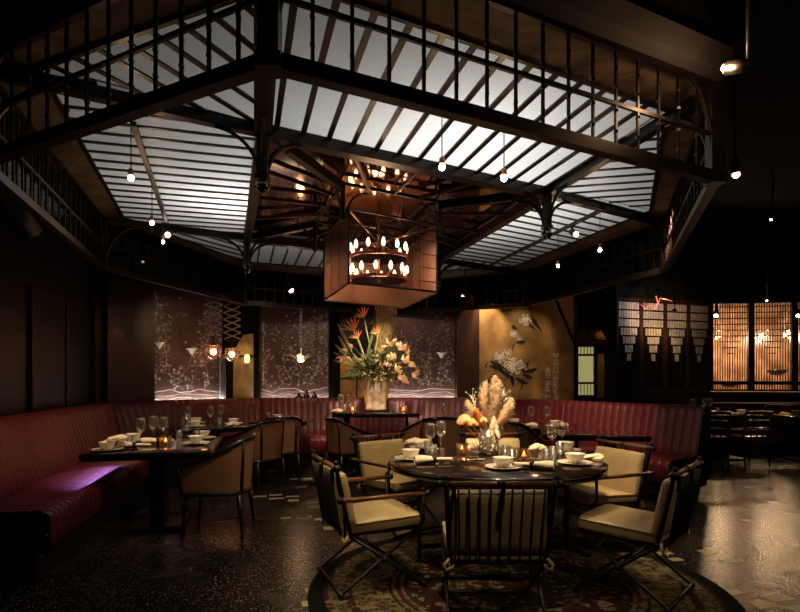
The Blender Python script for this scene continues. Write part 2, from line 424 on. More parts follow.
# soffit between frieze head and fabric, and the hood added above it to stop lamp light leaking out
mb = MB()
for i, k in enumerate(RING):
    k2 = RING[(i + 1) % 8]
    for z in (ZT + .008, ZT + .016):
        mb.poly([wz(V[k], z), wz(V[k2], z), wz(W[k2], z), wz(W[k], z)])
mb.build('soffit', 'soffit', canopy, True)
mb = MB(); ZH = 3.95
def outw(p, s): return Vector((cx + (p.x - cx) * s, cy + (p.y - cy) * s, 0))
for i, k in enumerate(RING):
    k2 = RING[(i + 1) % 8]
    prof = [(1.0, ZT + .015), (1.02, ZT + .06), (1.03, ZT + .16), (1.0, ZT + .3), (.94, ZH)]
    for q in range(len(prof) - 1):
        (s0, z0), (s1, z1) = prof[q], prof[q + 1]
        mb.poly([wz(outw(V[k], s0), z0), wz(outw(V[k2], s0), z0), wz(outw(V[k2], s1), z1), wz(outw(V[k], s1), z1)])
mb.poly([wz(outw(V[k], .94), ZH) for k in RING])
mb.build('shield_hood', 'shield_hood', canopy, True)
# fabric facets with ribs
FAC = [((I['a'], I['b'], W[2], W[1]), (.27, -.96), .034), ((I['b'], W[3], W[2]), (.9, -.2), .022), ((I['b'], I['c'], W[4], W[3]), (.84, .54), .026),
       ((I['c'], W[8], W[4]), (.3, -.95), .026), ((I['c'], I['d'], W[5], W[8]), (-.27, .96), .026), ((I['d'], W[6], W[5]), (.45, .89), .026),
       ((I['d'], I['a'], W[7], W[6]), (.96, .27), .024), ((I['a'], W[1], W[7]), (.42, .90), .030)]
def clip(poly, o, d):
    ts = []
    for i in range(len(poly)):
        a, b = poly[i], poly[(i + 1) % len(poly)]
        e = b - a; den = d.x * e.y - d.y * e.x
        if abs(den) < 1e-9: continue
        q = a - o; t = (q.x * e.y - q.y * e.x) / den; s = (q.x * d.y - q.y * d.x) / den
        if 0 <= s <= 1: ts.append(t)
    return (min(ts), max(ts)) if len(ts) >= 2 else None
for poly, dr, w in FAC:
    poly = [Vector((p.x, p.y, 0)) for p in poly]; c = sum(poly, Vector()) / len(poly)
    mb = MB(); z = ZT + .012
    mb.poly([wz(c + (p - c) * 1.01, z) for p in poly])
    mb.build('fabric_panel', 'fabric', canopy, True)
    d = Vector((*dr, 0)).normalized(); n_ = Vector((-d.y, d.x, 0)); pr = [n_.dot(p) for p in poly]
    mb = MB(); s = min(pr) + .085
    while s < max(pr):
        r = clip(poly, n_ * s, d)
        if r and r[1] - r[0] > .08:
            mb.bar(wz(n_ * s + d * r[0], ZT + .002), wz(n_ * s + d * r[1], ZT + .002), w, .012)
        s += .172
    mb.build('rib', 'black', canopy, True)
# beams: outer ring of the fabric, hips, inner square, inner well
def beam(a, b, w=.055, h=.08, z=None, m='bronze', name='beam'):
    z = ZT - .02 if z is None else z
    mb = MB(); mb.bar(wz(a, z), wz(b, z), w, h); mb.bar(wz(a, z - h / 2), wz(b, z - h / 2), w * 1.3, .010); mb.build(name, m, canopy, True)
for i, k in enumerate(RING):
    beam(W[k], W[RING[(i + 1) % 8]], .018, .012, ZT + .002, 'black')
for v, i in ((1, 'a'), (7, 'a'), (2, 'b'), (3, 'b'), (4, 'c'), (8, 'c'), (5, 'd'), (6, 'd')):
    beam(V[v], I[i], .085 if v == 1 else .05, .07)
for a, b in ('ab', 'bc', 'cd', 'da'):
    beam(I[a], I[b], .07, .09); beam(J[a], J[b], .02, .022, ZT + .01)
for a in 'abcd': beam(I[a], J[a], .045, .07)
# purlins of the inner well
for a, b in ('ab', 'bc', 'cd', 'da'):
    mb = MB()
    for t in (.25, .5, .75):
        p, q = I[a].lerp(I[b], t), J[a].lerp(J[b], t); mb.bar(wz(p, ZT), wz(q, ZT), .022, .03)
    mb.build('muntin', 'copperbar', canopy, True)
# posts, rings and curved brackets
def bracket(mb, p, q, z0, z1, r, rad=.013):
    u = wz(q, 0) - wz(p, 0); u.normalize()
    mb.tube([wz(p + u * (.03 + r * (1 - math.cos(t * PI / 24))), z0 + (z1 - z0) * math.sin(t * PI / 24)) for t in range(13)], rad, 6)
IN = {'a': [V[1], V[7], I['b'], I['d'], J['a']], 'b': [V[2], V[3], I['a'], I['c'], J['b']], 'c': [V[4], V[8], I['b'], I['d'], J['c']], 'd': [V[5], V[6], I['c'], I['a'], J['d']]}
for k, lst in IN.items():
    p = I[k]; zb = 2.66
    mb = MB(); mb.box((p.x, p.y, (zb + ZT) / 2), (.066, .066, ZT - zb)); mb.box((p.x, p.y, zb), (.085, .085, .025)); mb.build('hanging_post', 'bronze', canopy, True)
    mb = MB(); mb.ball((p.x, p.y, zb - .055), .044); mb.lathe([(.05, -.004), (.05, .004)], (p.x, p.y, zb - .055), 18); mb.build('ball_finial', 'chromeball', canopy, True)
    mb = MB()
    for q in lst: bracket(mb, p, q, zb + .02, ZT - .06, .27)
    mb.build('bracket', 'bronze', canopy, True)
for k, lst in {'a': 'bdI', 'b': 'acI', 'c': 'bdI', 'd': 'acI'}.items():
    p = J[k]; zb = 2.68
    mb = MB(); mb.box((p.x, p.y, (zb + ZT) / 2), (.034, .034, ZT - zb)); mb.build('hanging_post', 'black', canopy, True)
    mb = MB()
    for q in lst: bracket(mb, p, I[k] if q == 'I' else J[q], zb + .02, ZT - .04, .2, .010)
    mb.build('bracket', 'black', canopy, True)
for v, i in ((1, 'a'), (7, 'a'), (2, 'b'), (3, 'b'), (4, 'c'), (8, 'c'), (5, 'd'), (6, 'd')):
    mb = MB(); bracket(mb, V[v], I[i], ZB + .06, ZT - .05, .34, .016); mb.build('bracket', 'bronze', canopy, True)
mb = MB(); mb.poly([wz(I[k], ZT + .05) for k in 'abcd']); mb.poly([wz(I[k], ZT + .06) for k in 'abcd'])
mb.build('mirror_ceiling', 'mirror', canopy, True)

# spotlight tracks fixed below the ribs
def track(p, q, fr, label):
    p, q = wz(p, ZT - .04), wz(q, ZT - .04)
    t = thing('track_light', label, 'spotlight', p, 0, 'track lights under the canopy')
    mb = MB(); mb.bar(p, q, .034, .03); mb.build('track', 'black', t, True)
    for f in fr:
        c = p.lerp(q, f); mb = MB(); mb.bar(c, c - Vector((0, 0, .06)), .02, .02)
        mb.tube([c + Vector((0, .03, -.06)), c + Vector((.02, -.05, -.11))], [.03, .04], 14); h = mb.build('spot_head', 'black', t, True)
        mb = MB(); mb.ball(c + Vector((.022, -.055, -.112)), .026, 10); mb.build('lens', 'warmlens', h); h.children[0].parent = h
        h.children[0].data.transform(Matrix.Translation(-t.location))
track(at(133, 117, ZT), at(168, 222, ZT), (.99,), 'black track light running across the fabric beside the mirrored well, lamp at its far end')
track(at(607, 203, ZT), at(491, 262, ZT), (.22,), 'black track light under the fabric nearest the latticed screens')

# ---------------------------------------------------------------- chandelier
zb = 2.2; D = zb - EYE
K = [at(349, 283, zb), at(437, 292, zb), at(402, 308, zb), at(324, 300, zb)]
zt = 2.84
ch = thing('chandelier', 'square copper mesh lantern chandelier with two rings of candle bulbs hung from the mirrored ceiling', 'chandelier', wz(sum(K, Vector()) / 4, zb))
cc = ch.location.copy()
mb = MB()
for i in range(4):
    a, b = K[i], K[(i + 1) % 4]
    mb.bar(a, b, .016, .016); mb.bar(wz(a, zt), wz(b, zt), .016, .016); mb.bar(a, wz(a, zt), .018, .018)
mb.build('cage_frame', 'black', ch, True)
for i in range(4):
    a, b = K[i], K[(i + 1) % 4]; mb = MB()
    mb.poly([a, b, wz(b, zt), wz(a, zt)])
    mb.build('mesh_side', 'greymesh' if i == 0 else 'coppermesh', ch, True)
    mb = MB()
    if i == 0:
        p1, p2 = a.lerp(b, .28), a.lerp(b, .78)
        mb.bar(p1, wz(p1, zt), .006, .006)
        for f in (.3, .55, .8): z = zb + (zt - zb) * f; mb.bar(wz(a, z), wz(p1, z), .005, .005)
        mb.build('muntin', 'black', ch, True); mb = MB(); mb.bar(p2, wz(p2, zt), .008, .008)
        for f in (.14, .34, .54, .74, .9):
            z = zb + (zt - zb) * f; mb.bar(wz(p2, z), wz(b, z), .006, .006)
    else:
        for f in (.33, .66): p = a.lerp(b, f); mb.bar(p, wz(p, zt), .006, .006)
        for f in (.3, .55, .8):
            z = zb + (zt - zb) * f; mb.bar(wz(a, z), wz(a.lerp(b, .33), z), .005, .005)
    mb.build('muntin', 'black', ch, True)
mb = MB(); mb.poly(K); mb.build('bottom_mesh', 'botmesh', ch, True)
mb = MB()
for k in K: mb.bar(wz(k, zt - .01), wz(cc, zt - .10), .014, .014)
mb.tube([wz(cc, zt - .14), wz(cc, ZT + .04)], .014, 8); mb.tube([wz(cc, 2.36), wz(cc, zt - .1)], .010, 8)
mb.lathe([(.05, 0), (.07, .02), (.02, .05)], wz(cc, zt - .13), 16)
mb.build('hanger', 'copper', ch, True)
for tier, (zz, rad, nb) in enumerate(((2.60, .285, 12), (2.38, .285, 12))):
    mb = MB(); mb.lathe([(rad - .008, -.02), (rad + .008, -.02), (rad + .008, .012), (rad - .008, .012), (rad - .008, -.02)], wz(cc, zz), 40)
    for q in range(4):
        t = q * PI / 2 + .4; mb.tube([wz(cc, zz), wz(cc, zz) + Vector((math.cos(t) * rad, math.sin(t) * rad, 0))], .006, 6)
    ring = mb.build('lamp_ring', 'copper', ch, True)
    for q in range(nb):
        t = 2 * PI * (q + .5 * tier) / nb + .2; p = wz(cc, zz) + Vector((math.cos(t) * rad, math.sin(t) * rad, 0)) - ch.location
        mb = MB(); mb.cur = 1; mb.lathe([(.011, .0), (.011, .05)], p, 8); mb.cur = 0
        mb.lathe([(.009, .05), (.017, .07), (.019, .09), (.014, .115), (.004, .135)], p, 10)
        mb.build('candle_bulb', ['filbulb', 'socket'], ring)
lamp('POINT', cc + Vector((0, 0, .32)), (1, .60, .34), 28, .10, name='chandelier_glow')
lamp('POINT', cc + Vector((0, 0, .12)), (1, .62, .38), 20, .10, name='chandelier_glow')

# ---------------------------------------------------------------- pendant bulbs and ceiling spots
def cord_bulb(px, py, label, z=2.62, ztop=None, r=.017):
    p = at(px, py, z); zt_ = ztop or ZT
    t = thing('pendant_bulb', label, 'light bulb', (p.x, p.y, z), 0, 'bare pendant bulbs')
    mb = MB(); mb.tube([(0, 0, .03), (0, 0, zt_ - z)], .0035, 6); mb.build('cord', 'black', t)
    mb = MB(); mb.lathe([(.008, .06), (.016, .05), (.018, .02), (.012, .015)], (0, 0, 0), 12); mb.build('lamp_socket', 'socket', t)
    mb = MB(); mb.ball((0, 0, 0), r, 12, 1.1); mb.build('bulb', 'bulb', t)
    lamp('POINT', (p.x, p.y, z - .05), (1, .62, .32), 1.6, .03, name='bulb_glow')
cord_bulb(131, 178, 'bare pendant bulb hanging near the upper left end of the track light')
cord_bulb(152, 223, 'bare bulb hanging just left of the track light lamp')
cord_bulb(163, 242, 'small bare bulb hanging lowest under the left fabric panel', r=.013)
cord_bulb(442, 167, 'bare bulb hanging beside the right edge of the copper lantern', r=.019)
cord_bulb(504, 178, 'bare bulb with long cord hanging in front of the right inner post', r=.020)
cord_bulb(558, 266, 'bare bulb hanging below the right track light, the lower of two')
cord_bulb(600, 250, 'bare bulb hanging below the right track light, the higher of two')
ZC = 4.3
def spot(px, py, d, label, to=None, e=0, cone=50, r=.05):
    p = atd(px, d, zat(py, d))
    t = thing('ceiling_spotlight', label, 'spotlight', p, 0, 'black ceiling spotlights')
    u = ((Vector(to) if to is not None else p + Vector((-.4, -.5, -1))) - p).normalized()
    mb = MB(); mb.tube([-u * .14, Vector((0, 0, 0))], [r * .7, r], 14); mb.tube([-u * .1, -u * .1 + Vector((0, 0, max(.05, ZC - p.z)))], .01, 6); mb.build('housing', 'black', t)
    mb = MB(); mb.ball(u * .006, r * .62, 12); mb.build('lamp_lens', 'bulb', t)
    if e: lamp('SPOT', p + u * .07, (1, .62, .34), e, .03, to=to, cone=cone, name='spot_beam')
    return t
tcx, tcy = .743, 4.36
spot(727, 68, 2.68, 'bright ceiling spotlight shining beside the upper right corner of the canopy', to=(1.35, 3.0, 3.0), e=0, cone=60, r=.034)
lamp('POINT', atd(723, 2.66, 2.86), (1, .6, .3), 7, .03, name='hood_light')
spot(736, 174, 5.4, 'bright ceiling spotlight right of the canopy, above the latticed screens', to=(3.4, 5.2, .2), e=22, cone=60)
spot(771, 219, 8.0, 'dim small ceiling spotlight at the far right under the black ceiling', to=(5.3, 9.2, .7), e=40, cone=50, r=.025)
spot(291, 290, 7.9, 'star bright spotlight seen through the far frieze left of the copper lantern', to=(-.5, 8.2, .8), e=45, cone=60)
spot(463, 295, 8.3, 'small spotlight seen through the far frieze right of the copper lantern', to=(.4, 9.6, .9), e=12, cone=50, r=.03)
spot(143, 261, 6.4, 'tiny spotlight seen through the left frieze above the brown wall panel', to=(-3.2, 6.6, .4), e=5, cone=60, r=.025)
spot(583, 288, 9.0, 'small dim spotlight below the right frieze near the little tiled roof', to=(2.3, 9.5, 1.2), e=0, r=.02)
# ---------------------------------------------------------------- setting
mb = MB(); mb.poly([(-9, -3, 0), (12, -3, 0), (12, 15, 0), (-9, 15, 0)]); mb.cur = 1
TILES = [(296, 479), (308, 478.5), (272, 486), (301, 486.5), (260, 496.5), (275.5, 495), (276.5, 498.6), (292.5, 496.5), (293.6, 500.4), (312, 502.5), (314.6, 506.4), (285.5, 518), (303, 516.6),
         (308, 480), (301, 487), (304.5, 517), (312, 503), (315, 507), (322, 519), (330, 528), (350, 471), (313.5, 590), (314, 603), (326, 470.5), (350.5, 456.5),
         (707, 552), (731, 561), (676, 559.5), (705, 581), (731, 592.6), (779, 598), (760, 604), (794, 573.5), (800, 610), (662, 553.4), (655, 566), (768, 586), (340, 486), (329, 497)]
for px, py in TILES:
    c = at(px, py, 0); w, h = R.choice([(.15, .085), (.12, .12), (.17, .08), (.10, .07)]) ; a = .25
    u, v = Vector((math.cos(a), math.sin(a), 0)), Vector((-math.sin(a), math.cos(a), 0))
    mb.poly([c + u * x * w / 2 + v * y * h / 2 + Vector((0, 0, .0015)) for x, y in ((-1, -1), (1, -1), (1, 1), (-1, 1))])
struct('floor', mb, ['floor', 'tile'])
mb = MB(); mb.poly([(-9, -3, ZC), (12, -3, ZC), (12, 15, ZC), (-9, 15, ZC)]); struct('ceiling', mb, 'dark')

def wallseg(name, a, b, z0, z1, m, th=.08, kind='structure'):
    """wall slab whose room face runs a-b; the body is behind it (away from the room centre)"""
    a, b = Vector((a[0], a[1], 0)), Vector((b[0], b[1], 0)); u = (b - a).normalized(); n_ = Vector((-u.y, u.x, 0))
    if n_.dot(a - Vector((0, 5, 0))) < 0: n_ = -n_
    mb = MB(); mb.bar(wz((a + b) / 2 + n_ * th / 2 - u * (b - a).length / 2, (z0 + z1) / 2), wz((a + b) / 2 + n_ * th / 2 + u * (b - a).length / 2, (z0 + z1) / 2), th, z1 - z0)
    return tag(mb.build(name, m), kind=kind)
KW, LW, CW, DW = Vector((-4.42, 8.05, 0)), Vector((-2.52, 9.80, 0)), Vector((2.33, 9.80, 0)), Vector((2.86, 9.15, 0))
LA = Vector((-3.16, 1.2, 0))
wallseg('wall_left', LA, KW, 0, ZC, 'walldark')
wallseg('wall_back_left', KW, LW, 0, ZC, 'walldark')
wallseg('wall_back', LW, CW, 0, ZC, 'walldark')
wallseg('wall_back_right', CW, DW, 0, ZC, 'walldark')
S0, S1, S2 = atd(612, 10.6), atd(709.5, 11.4), atd(870, 11.0)
wallseg('wall_right_recess', (DW.x, DW.y + .5, 0), (S0.x, S0.y, 0), 0, ZC, 'dark')
def ray(px, a, b):
    """where the sight line of column px meets the plan line a-b"""
    k = (px - HX) / F; e = b - a; t = (k * a.y - a.x) / (e.x - k * e.y); return a + e * t
def seg(px0, px1, a, b, off=0.0):
    p, q = ray(px0, a, b), ray(px1, a, b); u = (q - p).normalized(); n_ = Vector((-u.y, u.x, 0))
    if n_.dot(p - Vector((0, 5, 0))) > 0: n_ = -n_
    return p + n_ * off, q + n_ * off, u, n_
# panelling on the left wall: door leaf and raised frames
tr = 0
def trim(pts_bars, m, nm=None):
    global tr
    tr += 1; mb = MB()
    for a, b, w, h in pts_bars: mb.bar(a, b, w, h)
    return tag(mb.build(nm or 'trim_%d' % tr, m), kind='structure')
p, q, u, n_ = seg(29, 105, LA, KW, .012)
mb = MB(); zp = 2.35; mb.bar(wz(p, 1.2), wz(q, 1.2), .03, 2 * (zp - 1.2)); tag(mb.build('door_1', 'walldark'), kind='structure')
for x in (29, 64, 103):
    e, _, _, _ = seg(x, x + 1, LA, KW, .03); trim([(wz(e, 0), wz(e, zp), .03, .035)], 'plinth')
p, q, u, n_ = seg(28, 105, LA, KW, .03); trim([(wz(p, 1.75), wz(q, 1.75), .03, .02), (wz(p, zp), wz(q, zp), .03, .04)], 'plinth')
# reddish column panel between the left wall and the first mural
p, q, u, n_ = seg(104, 151, KW + (KW - LW) * .6, LW, .10)
mb = MB(); mb.bar(wz(p, 1.4), wz(q, 1.4), .12, 2.8); mb.bar(wz(p, 1.4), wz(p + u * .03, 1.4), .15, 2.8); tag(mb.build('trim_20', 'wallcol'), kind='structure')
lamp('SPOT', wz(p + u * .12 + n_ * .25, 2.35), (1, .6, .4), 4.0, .03, to=wz(p + u * .12, 1.4), cone=50, name='panel_light')

# murals with inlaid branches
def mural(px0, px1, a, b, z0, z1, label, seed, name='mural_panel', base='mural'):
    p, q, u, n_ = seg(px0, px1, a, b, .03); w = (q - p).length; rr = random.Random(seed)
    t = thing(name, label, 'mural', wz(p, z0), 0)
    mb = MB(); mb.bar(wz(p, (z0 + z1) / 2), wz(q, (z0 + z1) / 2), .03, z1 - z0); mb.build('board', base, t, True)
    mb = MB(); n2 = n_ * .0165
    P = lambda x, z: wz(p + u * x + n2, z0 + z)
    H = z1 - z0
    def line(pts, th, m):
        mb.cur = m
        for (x0, y0), (x1, y1) in zip(pts, pts[1:]):
            dx, dy = x1 - x0, y1 - y0; l = math.hypot(dx, dy) or 1; ox, oy = -dy / l * th / 2, dx / l * th / 2
            mb.poly([P(x0 + ox, y0 + oy), P(x1 + ox, y1 + oy), P(x1 - ox, y1 - oy), P(x0 - ox, y0 - oy)])
    def petal(x, y, r, a0, m):
        mb.cur = m; pts = []
        for j in range(6):
            th = j * PI / 3; ex, ey = r * math.cos(th), r * .5 * math.sin(th)
            pts.append(P(x + ex * math.cos(a0) - ey * math.sin(a0), y + ex * math.sin(a0) + ey * math.cos(a0)))
        mb.poly(pts)
    def blossom(x, y, r, m):
        k = rr.choice((3, 4, 5)); a0 = rr.random() * 6
        for j in range(k):
            a1 = a0 + j * 2 * PI / k; petal(x + math.cos(a1) * r * .6, y + math.sin(a1) * r * .6, r * .55, a1, m)
    # hills along the foot
    for q_ in range(3):
        f, ph, am = 2 * PI / (w * rr.uniform(.45, .9)), rr.random() * 6, rr.uniform(.012, .045)
        line([(w * i / 40, .05 + q_ * .06 + am * (math.sin(f * w * i / 40 + ph) + .35 * math.sin(2.3 * f * w * i / 40))) for i in range(41)], .008 if q_ == 2 else .0035, 0)
    # climbing branches
    nst = max(5, int(w / .16))
    for st in range(nst):
        x = w * (st + rr.uniform(.1, .9)) / nst; y = rr.uniform(.16, .3); pts = [(x, y)]; top = H * rr.uniform(.6, .99); drift = rr.uniform(-.02, .02)
        while y < top:
            y += rr.uniform(.03, .075); x = min(w - .04, max(.04, x + drift + rr.gauss(0, .042))); pts.append((x, y))
            if rr.random() < .12: drift = rr.uniform(-.04, .04)
            for s in range(rr.choice((1, 2, 3))):
                bx, by = x + rr.uniform(-.14, .14), y + rr.uniform(-.04, .08); bx = min(w - .03, max(.03, bx))
                if rr.random() < .55: line([(x, y), (bx, by)], .003, 0)
                blossom(bx, by, rr.uniform(.009, .026), 1 if rr.random() < .35 else 0)
        line(pts, .004, 0)
    for s in range(5): petal(rr.uniform(.1, w - .1), rr.uniform(.5, H - .1), .03, rr.uniform(-.6, .6), 0)
    mb.build('inlay', ['muralink', 'muralgold'], t, True)
    return p, q, u, n_
B_, C_ = (KW + (KW - LW) * .6, LW), (LW, CW)
ZF = .99
def footlight(p, q, n_, e):
    c = (p + q) / 2; L_ = (q - p).length; th = n_ * .07
    mb = MB(); mb.bar(wz(p + th, ZF + .01), wz(q + th, ZF + .01), .03, .015)
    tag(mb.build('light_strip', 'strip'), 'thin warm light strip along the foot of the mural at x %.1f' % c.x, 'light strip', 'light strips under the murals')
    o = lamp('AREA', wz(c + n_ * .10, ZF + .03), (1, .90, .78), e, L_, size_y=.03, name='foot_glow')
    up = Vector((0, 0, 1)) - n_ * .35; up.normalize(); x = (q - p).normalized(); y = x.cross(up) ; 
    o.matrix_world = Matrix.LocRotScale(o.location, Matrix((x, (-up).cross(x) , -up)).transposed().to_quaternion(), None)
fl = []
p, q, u, n_ = mural(152, 221, *B_, ZF, 2.78, 'plum lacquer mural with pale climbing branches beside the scissor lamps', 3); footlight(p, q, n_, 4.5); fl.append(1)
p, q, u, n_ = mural(262, 329, *C_, ZF, 2.78, 'plum lacquer mural with pale branches behind the chain pendant', 11); footlight(p, q, n_, 2.6)
p, q, u, n_ = mural(376, 455, *C_, ZF, 2.78, 'plum lacquer mural with pale branches right of the big flower vase', 23); footlight(p, q, n_, 4.5)
for o, l in zip([o for o in C.objects if o.name.startswith('light_strip')], ('thin warm light strip below the mural beside the scissor lamps', 'thin warm light strip below the mural behind the chain pendant', 'thin warm light strip below the mural right of the flower vase')): o['label'] = l
# recess between murals: black surround, gold panel with a slanting head
p, q, u, n_ = seg(221.5, 261.5, LW + (KW - LW) * .5, LW + Vector((.01, .01, 0)), .02)
p, q = ray(222, *B_), ray(259, *B_)
mb = MB(); a, b, u, n_ = seg(222, 258.5, *B_, .02); mb.bar(wz(a, 1.9), wz(b, 1.9), .03, 1.8); tag(mb.build('trim_21', 'dark'), kind='structure')
a, b, u, n_ = seg(232, 252, *B_, .05)
t = thing('gold_leaf_screen', 'gold leaf panel with a slanting top in the black recess beside the scissor lamps', 'screen', wz(a, ZF))
d_ = a.y; Z = lambda py: zat(py, (a.y + b.y) / 2)
mb = MB(); pts = [wz(a, ZF), wz(b, ZF), wz(b, Z(333)), wz(a.lerp(b, .5), Z(335)), wz(a, Z(352))]
mb.poly(pts); mb.poly([x - n_ * .03 for x in pts])
for i in range(5): mb.poly([pts[i], pts[(i + 1) % 5], pts[(i + 1) % 5] - n_ * .03, pts[i] - n_ * .03])
mb.build('board', 'gold', t, True)
mb = MB(); mb.bar(wz(a + n_ * .01, Z(356)), wz(b + n_ * .01, Z(356)), .02, .03); mb.build('bar', 'dark', t, True)
mb = MB(); c_ = a.lerp(b, .62) + n_ * .04; mb.lathe([(.035, 0), (.045, .03), (.045, .12), (.02, .15)], wz(c_, Z(363)), 14); mb.build('wall_lantern', 'lantern', t, True)
lamp('SPOT', wz((a + b) / 2 + n_ * .5, 2.5), (1, .78, .35), 30, .03, to=wz((a + b) / 2, 1.3), cone=45, name='panel_light')
# gathered grey drape at the mural edge
def drape(p, q, z0, z1, amp, n, m, name, label):
    p, q = Vector(p), Vector(q); u = (q - p).normalized(); w = (q - p).length; nn = Vector((-u.y, u.x, 0))
    mb = MB(); K_ = n * 8; k = 0; rows = 5
    for side in (0, .006):
        k = len(mb.v)
        for i in range(K_ + 1):
            x = w * i / K_; o = amp * math.sin(2 * PI * n * i / K_) + side
            for r_ in range(rows + 1):
                f = r_ / rows; mb.v.append(wz(p + u * x + nn * o * (.6 + .4 * (1 - f)), z0 + (z1 - z0) * f))
        for i in range(K_):
            for r_ in range(rows):
                q_ = k + i * (rows + 1) + r_; mb.face([q_, q_ + rows + 1, q_ + rows + 2, q_ + 1], True)
    return tag(mb.build(name, m), label, 'curtain')
a, b, u, n_ = seg(216, 223, *B_, .10); drape(a, b, ZF, 1.75, .02, 3, 'greydrape', 'tied_curtain', 'narrow grey curtain gathered at the right edge of the first mural')
# small gilt screen behind the flowers
a, b, u, n_ = seg(340, 374, *C_, .05)
t = thing('gilded_screen', 'small amber gilded screen glowing behind the left side of the flower vase', 'screen', wz(a, ZF))
mb = MB(); mb.bar(wz(a, 1.36), wz(b, 1.36), .03, .72); mb.build('board', 'gold', t, True)
mb = MB()
for z in (1.0, 1.36, 1.72): mb.bar(wz(a + n_ * .02, z), wz(b + n_ * .02, z), .02, .02)
for f in (0, .5, 1): e = a.lerp(b, f) + n_ * .02; mb.bar(wz(e, 1), wz(e, 1.72), .02, .02)
mb.build('frame', 'dark', t, True)
lamp('SPOT', wz(a.lerp(b, .2) + n_ * .35, 2.2), (1, .6, .2), 22, .03, to=wz(a.lerp(b, .2), 1.3), cone=50, name='screen_light')
a, b, u, n_ = seg(329.5, 340, *C_, .02); mb = MB(); mb.bar(wz(a, 1.9), wz(b, 1.9), .03, 1.8); tag(mb.build('trim_22', 'dark'), kind='structure')
# brown column lit from above
a, b, u, n_ = seg(455.5, 477.5, *C_, .12); mb = MB(); mb.bar(wz(a, 1.6), wz(b, 1.6), .22, 3.2); tag(mb.build('trim_23', 'wallcol'), kind='structure')
lamp('SPOT', wz(a.lerp(b, .6) + n_ * .16, 2.85), (1, .55, .28), 34, .02, to=wz(a.lerp(b, .6) + n_ * .02, 1.6), cone=50, name='column_light')
# gold leaf mural with peonies in ink
a, b, u, n_ = seg(478.5, 533, *C_, .03); zt_ = 2.80
gm = thing('gilded_mural', 'gold mural of ink peonies and a column of brush characters, right of the brown column', 'mural', wz(a, ZF))
a2, b2, u2, n2 = seg(534, 575, CW, DW, .03)
mb = MB(); mb.bar(wz(a, (ZF + zt_) / 2), wz(b, (ZF + zt_) / 2), .03, zt_ - ZF); mb.build('board', 'gold', gm, True)
mb = MB(); mb.bar(wz(a2, (ZF + zt_) / 2), wz(b2, (ZF + zt_) / 2), .03, zt_ - ZF); mb.build('side_board', 'gold', gm, True)
mb = MB()
def onw(px, py, off=.0175):
    if px < 533.5: e = ray(px, *C_); n = n_; 
    else: e = ray(px, CW, DW); n = n2
    return wz(e + n * (.03 + off), zat(py, e.y))
def stroke(pts, wd, m=0, off=.0175):
    mb.cur = m; n = len(pts)
    for i in range(n - 1):
        (x0, y0), (x1, y1) = pts[i], pts[i + 1]; w0 = wd * (.35 + math.sin(PI * (i + .2) / n)); w1 = wd * (.35 + math.sin(PI * (i + 1.2) / n)) if i < n - 2 else wd * .2
        dx, dy = x1 - x0, y1 - y0; l = math.hypot(dx, dy) or 1; ox, oy = -dy / l / 2, dx / l / 2
        mb.poly([onw(x0 + ox * w0, y0 + oy * w0, off), onw(x1 + ox * w1, y1 + oy * w1, off), onw(x1 - ox * w1, y1 - oy * w1, off), onw(x0 - ox * w0, y0 - oy * w0, off)])
def blob(x, y, rx, ry, a0, m, off=.0165):
    mb.cur = m; pts = []
    for j in range(10):
        th = j * PI / 5; r_ = 1 + .18 * math.sin(3 * th + a0 * 5); ex, ey = rx * r_ * math.cos(th), ry * r_ * math.sin(th)
        pts.append(onw(x + ex * math.cos(a0) - ey * math.sin(a0), y + ex * math.sin(a0) + ey * math.cos(a0), off))
    mb.poly(pts)
def peony(x, y, r, rr):
    for j in range(8):
        a0 = j * PI / 4 + rr.random() * .4; blob(x + math.cos(a0) * r * .55, y + math.sin(a0) * r * .42, r * .42, r * .26, a0, 1, .0165 + .0002 * j)
    for j in range(9):
        a0 = j * PI / 4.5; c_, s_ = math.cos(a0), math.sin(a0)
        stroke([(x + c_ * r * .35 - s_ * r * .2, y + s_ * r * .28 + c_ * r * .15), (x + c_ * r * .8, y + s_ * r * .62), (x + c_ * r * .55 + s_ * r * .3, y + s_ * r * .45 - c_ * r * .25)], .5, 0, .0195)
rr = random.Random(5)
peony(513, 366, 11, rr); peony(520, 368, 7, rr); peony(500, 357, 7, rr); peony(507, 353, 5, rr); peony(525, 320, 7, rr); peony(514, 334, 4.5, rr); peony(519, 339, 3.5, rr)
for s_ in [[(530, 314), (536, 322), (544, 332)], [(528, 325), (534, 328), (540, 332)], [(526, 316), (532, 325), (536, 330)], [(511, 326), (514, 328), (516, 330)], [(490, 361), (496, 365), (503, 370)], [(489, 366), (497, 368), (506, 374)],
           [(521, 371), (525, 366), (529, 361)], [(522, 372), (530, 371), (539, 368)], [(522, 374), (528, 377), (532, 378)], [(500, 371), (508, 376), (514, 380)], [(511, 376), (512, 381), (513, 387)], [(515, 378), (522, 382), (528, 383)],
           [(487, 384), (491, 378), (494, 374)], [(516, 342), (521, 343), (525, 341)]]:
    stroke(s_, 3.4)
for s_ in [[(492, 358), (498, 364), (508, 372), (518, 376)], [(512, 350), (513, 345), (516, 342)], [(523, 377), (522, 384), (519, 392)], [(488, 362), (485, 366), (487, 368)]]: stroke(s_, 1.1)
rr = random.Random(9)
